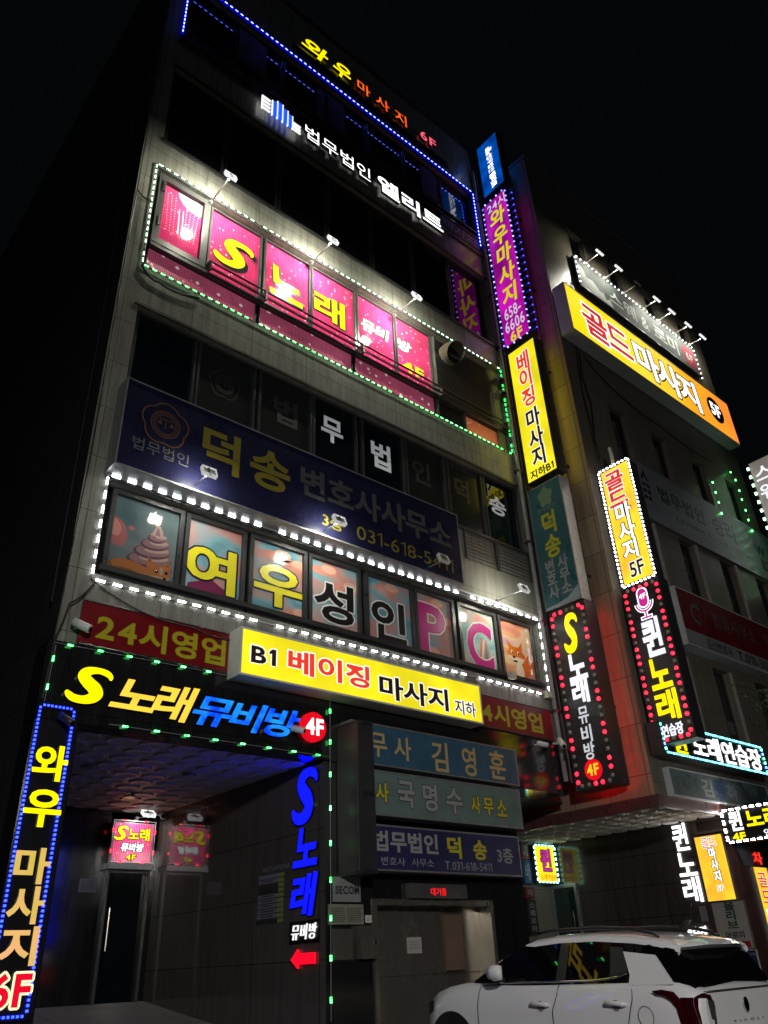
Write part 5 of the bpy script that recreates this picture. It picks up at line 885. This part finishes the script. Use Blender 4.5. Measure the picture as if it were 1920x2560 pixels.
t, fr = sign_box('parking_sign', 'blue disabled parking sign at the foot of the maroon column', 'sign', 'L', -9.18, -8.5, 1.0, 1.54, 16.76, .03, WHITEP, worn('parking_blue', S(24, 44, 84), .4, 3, .15), None, .01)
word(t, fr, '장애인전용주차구역', -9.14, -8.54, 1.43, 1.49, UNW, 0); word(t, fr, 'P', -9.0, -8.84, 1.16, 1.36, UNW, 2)
mb = MB(); fr.poly(mb, ell(-8.68, 1.35, .022, .022, 12), .006); fr.poly(mb, arcband(-8.68, 1.2, .06, .078, 16, 2.2, 6.4), .006); fr.poly(mb, [(-8.7, 1.32), (-8.665, 1.32), (-8.655, 1.22), (-8.6, 1.22), (-8.58, 1.14), (-8.6, 1.13), (-8.625, 1.2), (-8.69, 1.2)], .006); obj('wheelchair_symbol', mb, UNW, t)
t = thing('hanging_banner', 'translucent grey banner hanging below the black queen lightbox', 'banner', (17.2, 8.46, 3.03)); mb = MB(); mb.add([(16.92, 8.45, 3.43), (17.5, 8.45, 3.45), (17.48, 8.45, 3.05), (17.0, 8.45, 3.03)], [(0, 1, 2, 3)]); mb.add([(16.92, 8.46, 3.43), (17.5, 8.46, 3.45), (17.48, 8.46, 3.05), (17.0, 8.46, 3.03)], [(3, 2, 1, 0)]); obj('sheet', mb, worn('banner_film', (.12, .13, .15), .3, 4, .3), t); vword(t, Fr('F', 8.45), '전문', 17.1, 17.4, 3.42, 3.08, dg, 1, .004, .001) if False else vword(t, Fr('F', 8.45), '진료', 17.12, 17.4, 3.42, 3.08, dg, 1, .004, .001)
t, fr = sign_box('gold_street_sign', 'tall narrow yellow sign with pink syllables at the far right by the shops', 'sign', 'F', 17.38, 17.98, 1.3, 3.03, 8.46, .12, ALU, lit('lit_gold', S(254, 224, 50), 1.05, col2=S(250, 180, 50), scale=1.6), 'yellow lightboxes', .01)
vword(t, fr, '골드', 17.5, 17.86, 2.95, 2.3, rl, 1, fill=.9, outline=(Wlet, .012)); vword(t, fr, '마사지', 17.5, 17.86, 2.28, 1.4, Wlet, 1, fill=.9, outline=(mat('plum_edge2', S(70, 40, 70), .4), .014))
t = thing('shop_letters', 'red and cyan glowing shop syllables at the far right edge', 'letter sign', (18.5, 8.88, 2.6), 'channel letter signs'); fr = Fr('F', 8.87)
word(t, fr, '차', 18.35, 18.75, 3.15, 3.4, lit('lit_red2', S(240, 50, 40), 1.2), 1, .02, .02); word(t, fr, '료실', 18.2, 18.9, 2.84, 3.04, lit('lit_red2', S(240, 50, 40), 1.2), 1, .02, .02); word(t, fr, '진료', 18.15, 18.8, 2.66, 2.8, lit('lit_cyan2', S(40, 190, 220), 1.1), 1, .02, .02)
# stack of small floor signs in the alley, end wall
for k, (b0, b1, m, txt, lb) in enumerate(((3.62, 4.02, RB, '여', 'top red plate of the alley floor signs'), (3.1, 3.6, worn('plate_blue', S(30, 50, 110), .4, 3, .2), '배', 'blue plate under the top red plate in the alley'), (2.78, 3.02, worn('plate_maroon', S(100, 30, 40), .4, 3, .2), '미', 'small maroon plate in the middle of the alley floor signs'), (2.05, 2.75, BLACK, '스웨로미', 'tall black plate with white syllables at the bottom of the alley signs'))):
    t = thing('floor_sign', lb, 'sign', (15.78, 13.1, b0), 'floor signs in the alley'); obj('plate', MB().box(15.62, 15.92, 13.1, 13.28, b0, b1), m, t)
    vword(t, Fr('F', 13.1), txt, 15.68, 15.86, b1 - .03, b0 + .03, UNW, 1, .004, .001, fill=.8)
# bare street tree at the right edge
t = thing('street_tree', 'dark street tree with twigs at the right edge in front of the strip sign', 'tree', (13.6, 5.2, GZ)); mb = MB(); base = Vector((13.6, 5.2, GZ)); mb.tube([base, base + Vector((.05, 0, 1.6)), base + Vector((0, .05, 3.2)), base + Vector((.1, 0, 4.4)), base + Vector((.1, 0, 5.6))], [.11, .09, .07, .045, .015], 8)
tips = []
for k in range(22):
    z = random.uniform(2.9, 5.3); a = random.uniform(0, 6.28); l = random.uniform(.4, .85); p0 = base + Vector((.05, 0, z)); p1 = p0 + Vector((math.cos(a) * l * .6, math.sin(a) * l * .6, .2)); p2 = p0 + Vector((math.cos(a) * l, math.sin(a) * l, random.uniform(.25, .55)))
    mb.tube([p0, p1, p2], [.03, .02, .006], 5); tips += [p1, p2, p2.lerp(p1, .5)]
obj('trunk', mb, worn('bark', (.03, .025, .02), .8, 6, .3), t); mb = MB()
for c in tips:
    for q in range(16):
        v = c + Vector((random.gauss(0, .11), random.gauss(0, .11), random.gauss(0, .09))); u = Vector((random.gauss(0, 1), random.gauss(0, 1), random.gauss(0, 1))).normalized(); w_ = u.cross(Vector((random.gauss(0, 1), random.gauss(0, 1), random.gauss(0, 1)))).normalized(); s = random.uniform(.02, .045)
        mb.add([v - u * s, v + w_ * s * .5, v + u * s, v - w_ * s * .5], [(0, 1, 2, 3)])
obj('crown', mb, mat('leaf_dark', (.03, .05, .022), .6), t)

# ------------------------------------------------------------------ parked car, nose towards the building
CX, CG = 8.9, GZ
CAR = thing('parked_car', 'white compact crossover with dark glass parked nose-in at the lift door', 'car', (CX, 6.6, CG))
PAINT = mat('car_white', (0.82, 0.82, 0.84), 0.3, coat=1.0, spec=.5); PIANO = mat('piano_black', (0.028, 0.028, 0.031), .22, spec=.5); CGL = mat('car_glass', (0.003, 0.003, 0.004), .02, spec=.55); CHR = mat('chrome', (.6, .6, .6), .08, 1.0); TYR = mat('tyre_rubber', (.012, .012, .012), .8)
def C(x, y, z): return (CX + x, y if y > 5.2 else 5.2 - (5.2 - y) * .8, CG + z)
ST = [(8.72, .60, .78, .36, .62), (8.69, .72, .92, .30, .80), (8.60, .815, 1.03, .26, .93), (8.42, .87, 1.10, .24, 1.02), (8.2, .89, 1.155, .23, 1.08), (7.95, .90, 1.185, .22, 1.11), (7.6, .90, 1.195, .22, 1.125), (7.2, .90, 1.18, .22, 1.125), (6.5, .90, 1.175, .22, 1.12), (5.8, .90, 1.18, .22, 1.13), (5.3, .90, 1.185, .22, 1.14), (5.0, .895, 1.17, .24, 1.12), (4.86, .875, 1.13, .27, 1.09), (4.76, .845, 1.1, .3, 1.06), (4.70, .80, 1.075, .34, 1.03)]
def sect(y, w, zt, zb, zs):
    h = [(w - .16, zb), (w - .05, zb + .05), (w - .012, zb + .2), (w, .58), (w, .74), (w - .006, min(.86, zs - .1)), (w - .004, min(.93, zs - .06)), (w - .028, zs - .03), (w - .05, zs), (w - .085, zt - .008), (w - .15, zt), (w * .5, zt + .022), (0, zt + .03)]
    return [(-x, z) for x, z in h] + [(x, z) for x, z in reversed(h[:-1])]
mb = MB(); rings = [[C(x, y, z) for x, z in sect(y, w, zt, zb, zs)] for y, w, zt, zb, zs in ST]; n = len(rings[0])
V = [v for r in rings for v in r]; F_ = []
for i in range(len(rings) - 1):
    for k in range(n - 1): F_.append((i * n + k, i * n + k + 1, (i + 1) * n + k + 1, (i + 1) * n + k))
mb.add(V, F_); mb.add(rings[0], [tuple(range(n))])
rr = rings[-1]; cap = [Vector(v) for v in rr]; cc = Vector(C(0, 4.7, .7)); inn = [tuple(v.lerp(cc, .06) + Vector((0, -.025, 0))) for v in cap]
mb.add(rr + inn, [(k, k + 1, n + k + 1, n + k) for k in range(n - 1)]); mb.add(inn, [tuple(range(n))[::-1]])
body = obj('body', mb, PAINT, CAR, True)
# greenhouse: flat tumblehome sides, glass all round, roof skin on top
def sx(z): return .835 - .40 * (z - 1.16)
gh = [(7.78, 1.19, 1.19), (7.36, 1.16, 1.40), (6.95, 1.15, 1.56), (6.5, 1.15, 1.585), (5.8, 1.15, 1.565), (5.3, 1.15, 1.50), (4.98, 1.14, 1.43), (4.82, 1.12, 1.24), (4.74, 1.085, 1.10)]
mb = MB(); rg = []
for y, zb, zt in gh:
    nar = 0.0 if y > 5.05 else (5.05 - y) * .35
    h = [(sx(zb) - nar, zb), (sx((zb + zt) / 2) - nar, (zb + zt) / 2), (sx(zt) - nar, zt), (sx(zt) - .06 - nar, zt + .03 * min(1, (zt - zb) * 4)), (sx(zt) * .5, zt + .035 * min(1, (zt - zb) * 4)), (0, zt + .04 * min(1, (zt - zb) * 4))]
    rg.append([C(-x, y, z) for x, z in h] + [C(x, y, z) for x, z in reversed(h[:-1])])
n = len(rg[0]); F_ = []
for i in range(len(rg) - 1):
    for k in range(n - 1): F_.append((i * n + k, i * n + k + 1, (i + 1) * n + k + 1, (i + 1) * n + k))
mb.add([v for r in rg for v in r], F_); obj('cabin', mb, CGL, CAR)
mb = MB(); R0 = [(6.98, 1.555, 0), (6.85, 1.585, .0), (6.5, 1.605, 0), (6.0, 1.60, 0), (5.5, 1.56, 0), (5.2, 1.515, 0), (5.0, 1.475, 0), (4.9, 1.45, .0)]; rg = []
for y, z, _ in R0:
    w = sx(z) + .008 - (0 if y > 5.3 else (5.3 - y) * .12); low = .055 if y < 6.9 else .012
    h = [(w + .02, z - low), (w + .012, z - low * .35), (w - .02, z + .005), (w - .1, z + .027), (w * .5, z + .042), (0, z + .047)]
    rg.append([C(-x, y, q) for x, q in h] + [C(x, y, q) for x, q in reversed(h[:-1])])
n = len(rg[0]); F_ = []
for i in range(len(rg) - 1):
    for k in range(n - 1): F_.append((i * n + k, i * n + k + 1, (i + 1) * n + k + 1, (i + 1) * n + k))
mb.add([v for r in rg for v in r], F_); mb.add([*rg[-1], *[tuple(Vector(v) + Vector((0, .04, -.035))) for v in rg[-1]]], [(k, k + 1, n + k + 1, n + k) for k in range(n - 1)]); obj('roof', mb, PAINT, CAR, True)
def sidepoly(name, pts, m, off=.004, both=True):
    out = []
    for s in (-1, 1) if both else (-1,):
        mb = MB(); P = [C(s * ((sx(z) if z > 1.155 else .90 if z < 1.1 else .90 - (z - 1.1) * 1.1) + off), y, z) for y, z in pts]; mb.add(P, [tuple(range(len(P))) if s < 0 else tuple(range(len(P)))[::-1]]); out.append(obj(name, mb, m, CAR))
    return out
sidepoly('front_window', [(7.42, 1.20), (7.3, 1.30), (6.9, 1.515), (6.47, 1.53), (6.5, 1.19)], CGL, .006)
sidepoly('rear_window', [(6.34, 1.19), (6.33, 1.525), (5.78, 1.485), (5.74, 1.21), (5.9, 1.19)], CGL, .006)
sidepoly('window_pillar', [(6.5, 1.185), (6.46, 1.54), (6.34, 1.53), (6.36, 1.185)], PIANO, .009)
sidepoly('window_pillar', [(5.77, 1.215), (5.78, 1.49), (5.62, 1.47), (5.55, 1.25)], PIANO, .009)
for s in (-1, 1):
    mb = MB(); Q = [(5.61, 1.435), (5.23, 1.39), (5.0, 1.17), (4.97, 1.13), (5.53, 1.13), (5.52, 1.22)]; P = [C(s * (sx(z) + .016), y, z) for y, z in Q] + [C(s * (sx(z) - .01), y, z) for y, z in Q]; k = len(Q)
    mb.add(P, [tuple(range(k))] + [(i, (i + 1) % k, k + (i + 1) % k, k + i) for i in range(k)]); obj('quarter_panel', mb, PAINT, CAR)
    mb = MB(); mb.tube([C(s * (sx(z) + .012), y, z) for y, z in ((7.6, 1.175), (7.1, 1.178), (6.5, 1.176), (6.0, 1.178), (5.82, 1.188), (5.68, 1.205), (5.56, 1.235))], .011, 6); obj('window_trim', mb, CHR, CAR, True)
    for nm, pts in (('door_gap', [(7.63, 1.15), (7.66, 1.0), (7.67, .8), (7.62, .5), (7.5, .33)]), ('door_gap', [(6.44, 1.16), (6.47, 1.05), (6.54, .9), (6.55, .5), (6.5, .33)]), ('door_gap', [(5.52, 1.22), (5.49, 1.13), (5.5, 1.0), (5.57, .82), (5.66, .65), (5.62, .5)])):
        mb = MB(); P = []
        for (y0, z0), (y1, z1) in zip(pts[:-1], pts[1:]):
            for q in range(4): P.append((y0 + (y1 - y0) * q / 4, z0 + (z1 - z0) * q / 4))
        P.append(pts[-1]); xs_ = lambda z: .901 if z < .93 else (.901 - (z - .93) * .18 if z < 1.09 else .875 - (z - 1.09) * .55)
        mb.tube([C(s * xs_(z), y, z) for y, z in P], .005, 5); obj(nm, mb, BLACKM, CAR)
    mb = MB(); mb.tube([C(s * .62, y, z) for y, z in ((6.85, 1.66), (6.6, 1.685), (6.0, 1.68), (5.55, 1.645), (5.3, 1.59), (5.22, 1.55))], [.012, .02, .021, .021, .018, .01], 8); obj('roof_rail', mb, PIANO, CAR, True)
    for y, z in ((6.7, .965), (5.7, .97)):
        mb = MB(); mb.tube([C(s * .905, y + .125, z + .005), C(s * .935, y + .1, z + .01), C(s * .94, y - .02, z + .005), C(s * .935, y - .1, z), C(s * .905, y - .13, z - .005)], [.014, .022, .022, .024, .018], 8); h = obj('door_handle', mb, PAINT, CAR, True)
        mb = MB(); mb.disc(C(s * .902, y, z - .015), (0, 1, 0), (0, 0, 1), .05, 16); obj('handle_recess', mb, worn('recess_grey', (.2, .2, .2), .4, 5, .1), h)
    mb = MB(); mb.tube([C(s * (.86 + dx), y - .13, 1.285) for y, dx in ((7.44, .06), (7.42, .14), (7.36, .16), (7.3, .15), (7.27, .13))], [.03, .075, .085, .08, .07], 14); mr_ = obj('wing_mirror', mb, PAINT, CAR, True)
    mb = MB(); mb.tube([C(s * .82, 7.27, 1.2), C(s * .95, 7.23, 1.215)], .03, 8); obj('mirror_foot', mb, PIANO, mr_); mb = MB(); mb.tube([C(s * 1.055, 7.27, 1.245), C(s * 1.06, 7.18, 1.25)], .012, 6); obj('indicator', mb, CHR, mr_)
    Q = [(5.24, 1.08), (5.2, 1.05), (5.08, 1.035), (5.0, 1.0), (4.95, .93), (4.93, .8), (4.95, .66)]; Q2 = [(4.86, .66), (4.84, .8), (4.86, .95), (4.9, 1.02), (4.95, 1.07), (5.1, 1.09)]
    mb = MB(); P = []
    for y, z in Q + Q2: P.append(C(s * ((.902 if y > 5 else .902 - (5.0 - y) * .22) + .012), y, z))
    mb.add(P, [tuple(range(len(P)))]); RQ = [(.63, 1.03), (.585, .94), (.62, .78), (.66, .66), (.8, .66), (.83, .8), (.85, .95), (.84, 1.02), (.78, 1.05)]
    mb.add([C(s * x, 4.69 + max(0, (x - .78)) * 1.2 - .028, z) for x, z in RQ], [tuple(range(len(RQ)))]); E1 = [C(s * (.875 + .012), y, z) for y, z in ((4.86, .66), (4.84, .8), (4.86, .95), (4.9, 1.02))]; E2 = [C(s * x, 4.70 + max(0, x - .78) * 1.2 - .03, z) for x, z in RQ[4:8]]
    E3 = [C(s * (.872 + .012), 4.76, z) for z in (.66, .80, .95, 1.02)]
    mb.add(E1 + E3, [(i, i + 1, 5 + i, 4 + i) for i in range(3)]); mb.add(E3 + E2, [(i, i + 1, 5 + i, 4 + i) for i in range(3)]); tl = obj('tail_lamp', mb, mat('lamp_red', (.035, .002, .005), .05, coat=1), CAR)
    mb = MB(); mb.add([C(s * x, 4.652, z) for x, z in ((.6, .98), (.71, .99), (.7, .84), (.62, .82))], [(0, 1, 2, 3)]); obj('reverse_lens', mb, mat('lens_clear', (.07, .06, .06), .1, coat=1), tl)
    for y in (8.12, 5.3):
        mb = MB(); mb.disc(C(s * .9045, y, .5 if y > 7 else .36), (0, 1, 0), (0, 0, 1), .40 if y > 7 else .38, 40); obj('wheel_arch', mb, BLACKM, CAR)
        mb = MB(); mb.tube([C(s * .72, y, .34), C(s * .90, y, .34), C(s * .912, y, .34)], [.34, .34, .3], 36); wh_ = obj('wheel', mb, TYR, CAR); mb = MB(); mb.tube([C(s * .913, y, .34), C(s * .918, y, .34)], [.23, .2], 24)
        for k in range(5): a = k * 1.2566; mb.tube([C(s * .92, y, .34), C(s * .92, y + .21 * math.cos(a), .34 + .21 * math.sin(a))], .025, 6)
        obj('rim', mb, ALU, wh_)
    mb = MB(); mb.add([C(s * x, y, z) for x, y, z in ((.83, 8.58, .98), (.87, 8.44, 1.02), (.885, 8.44, .9), (.82, 8.62, .86), (.74, 8.7, .86), (.72, 8.7, .9))], [(0, 1, 2, 3, 4, 5)]); obj('headlight', mb, mat('lens_dark', (.04, .04, .045), .05, coat=1), CAR)
mb = MB(); mb.disc(C(-.904, 5.36, .86), (0, 1, 0), (0, 0, 1), .085, 28); ff = obj('fuel_flap', mb, PAINT, CAR); mb = MB(); mb.tube([C(-.9035, 5.36 + .088 * math.cos(q), .86 + .088 * math.sin(q)) for q in [2 * math.pi * k / 28 for k in range(29)]], .004, 5); obj('flap_gap', mb, BLACKM, ff)
mb = MB(); mb.add([C(x, y, z) for x, y, z in ((-.70, 4.975, 1.425), (.70, 4.975, 1.425), (.76, 4.84, 1.2), (.66, 4.71, 1.10), (-.66, 4.71, 1.10), (-.76, 4.84, 1.2))], [(0, 1, 2, 3, 4, 5)]); obj('rear_window', mb, CGL, CAR)
mb = MB(); P = [C(-.66, 5.02, 1.495), C(-.3, 4.9, 1.515), C(.3, 4.9, 1.515), C(.66, 5.02, 1.495)]; P2 = [C(-.66, 4.9, 1.445), C(-.3, 4.79, 1.46), C(.3, 4.79, 1.46), C(.66, 4.9, 1.445)]; P3 = [C(-.66, 4.96, 1.42), C(-.3, 4.86, 1.43), C(.3, 4.86, 1.43), C(.66, 4.96, 1.42)]
for A_, B_ in ((P, P2), (P2, P3)): mb.add(A_ + B_, [(i, i + 1, 5 + i, 4 + i) for i in range(3)])
obj('spoiler', mb, PAINT, CAR, True)
mb = MB(); mb.tube([C(.35, 5.5, 1.63), C(.35, 5.42, 1.69), C(.35, 5.36, 1.72)], [.05, .035, .01], 10); mb.tube([C(.35, 5.4, 1.7), C(.35, 5.3, 1.95)], .004, 5); obj('antenna', mb, PIANO, CAR, True)
frr = Fr('F', 4.775); t2 = MB(); frr.poly(t2, [(CX + .05 * math.cos(q), CG + .92 + .065 * math.sin(q)) for q in [2 * math.pi * k / 24 for k in range(24)]], .022, .02); obj('emblem', t2, CHR, CAR); word(CAR, frr, 'TIVOLI', CX - .3, CX + .3, CG + .78, CG + .80, worn('badge_grey', (.25, .25, .25), .3, 5, .1), 0, .012, .004, gap=.5)
mb = MB(); mb.box(*[CX - .76, CX + .76, 4.745, 4.76, CG + 1.06, CG + 1.066]); obj('tailgate_seam', mb, BLACKM, CAR); mb = MB(); mb.box(CX - .28, CX + .28, 4.735, 4.765, CG + .58, CG + .71); obj('number_plate', mb, WHITEP, CAR)
mb = MB(); mb.box(CX - .8, CX + .8, 4.71, 4.84, CG + .32, CG + .5); obj('rear_bumper', mb, BLACKM, CAR); mb = MB(); mb.tube([C(-.6, 7.9, 1.2), C(0, 7.95, 1.215), C(.5, 7.85, 1.21)], .008, 6); obj('wiper', mb, BLACKM, CAR)
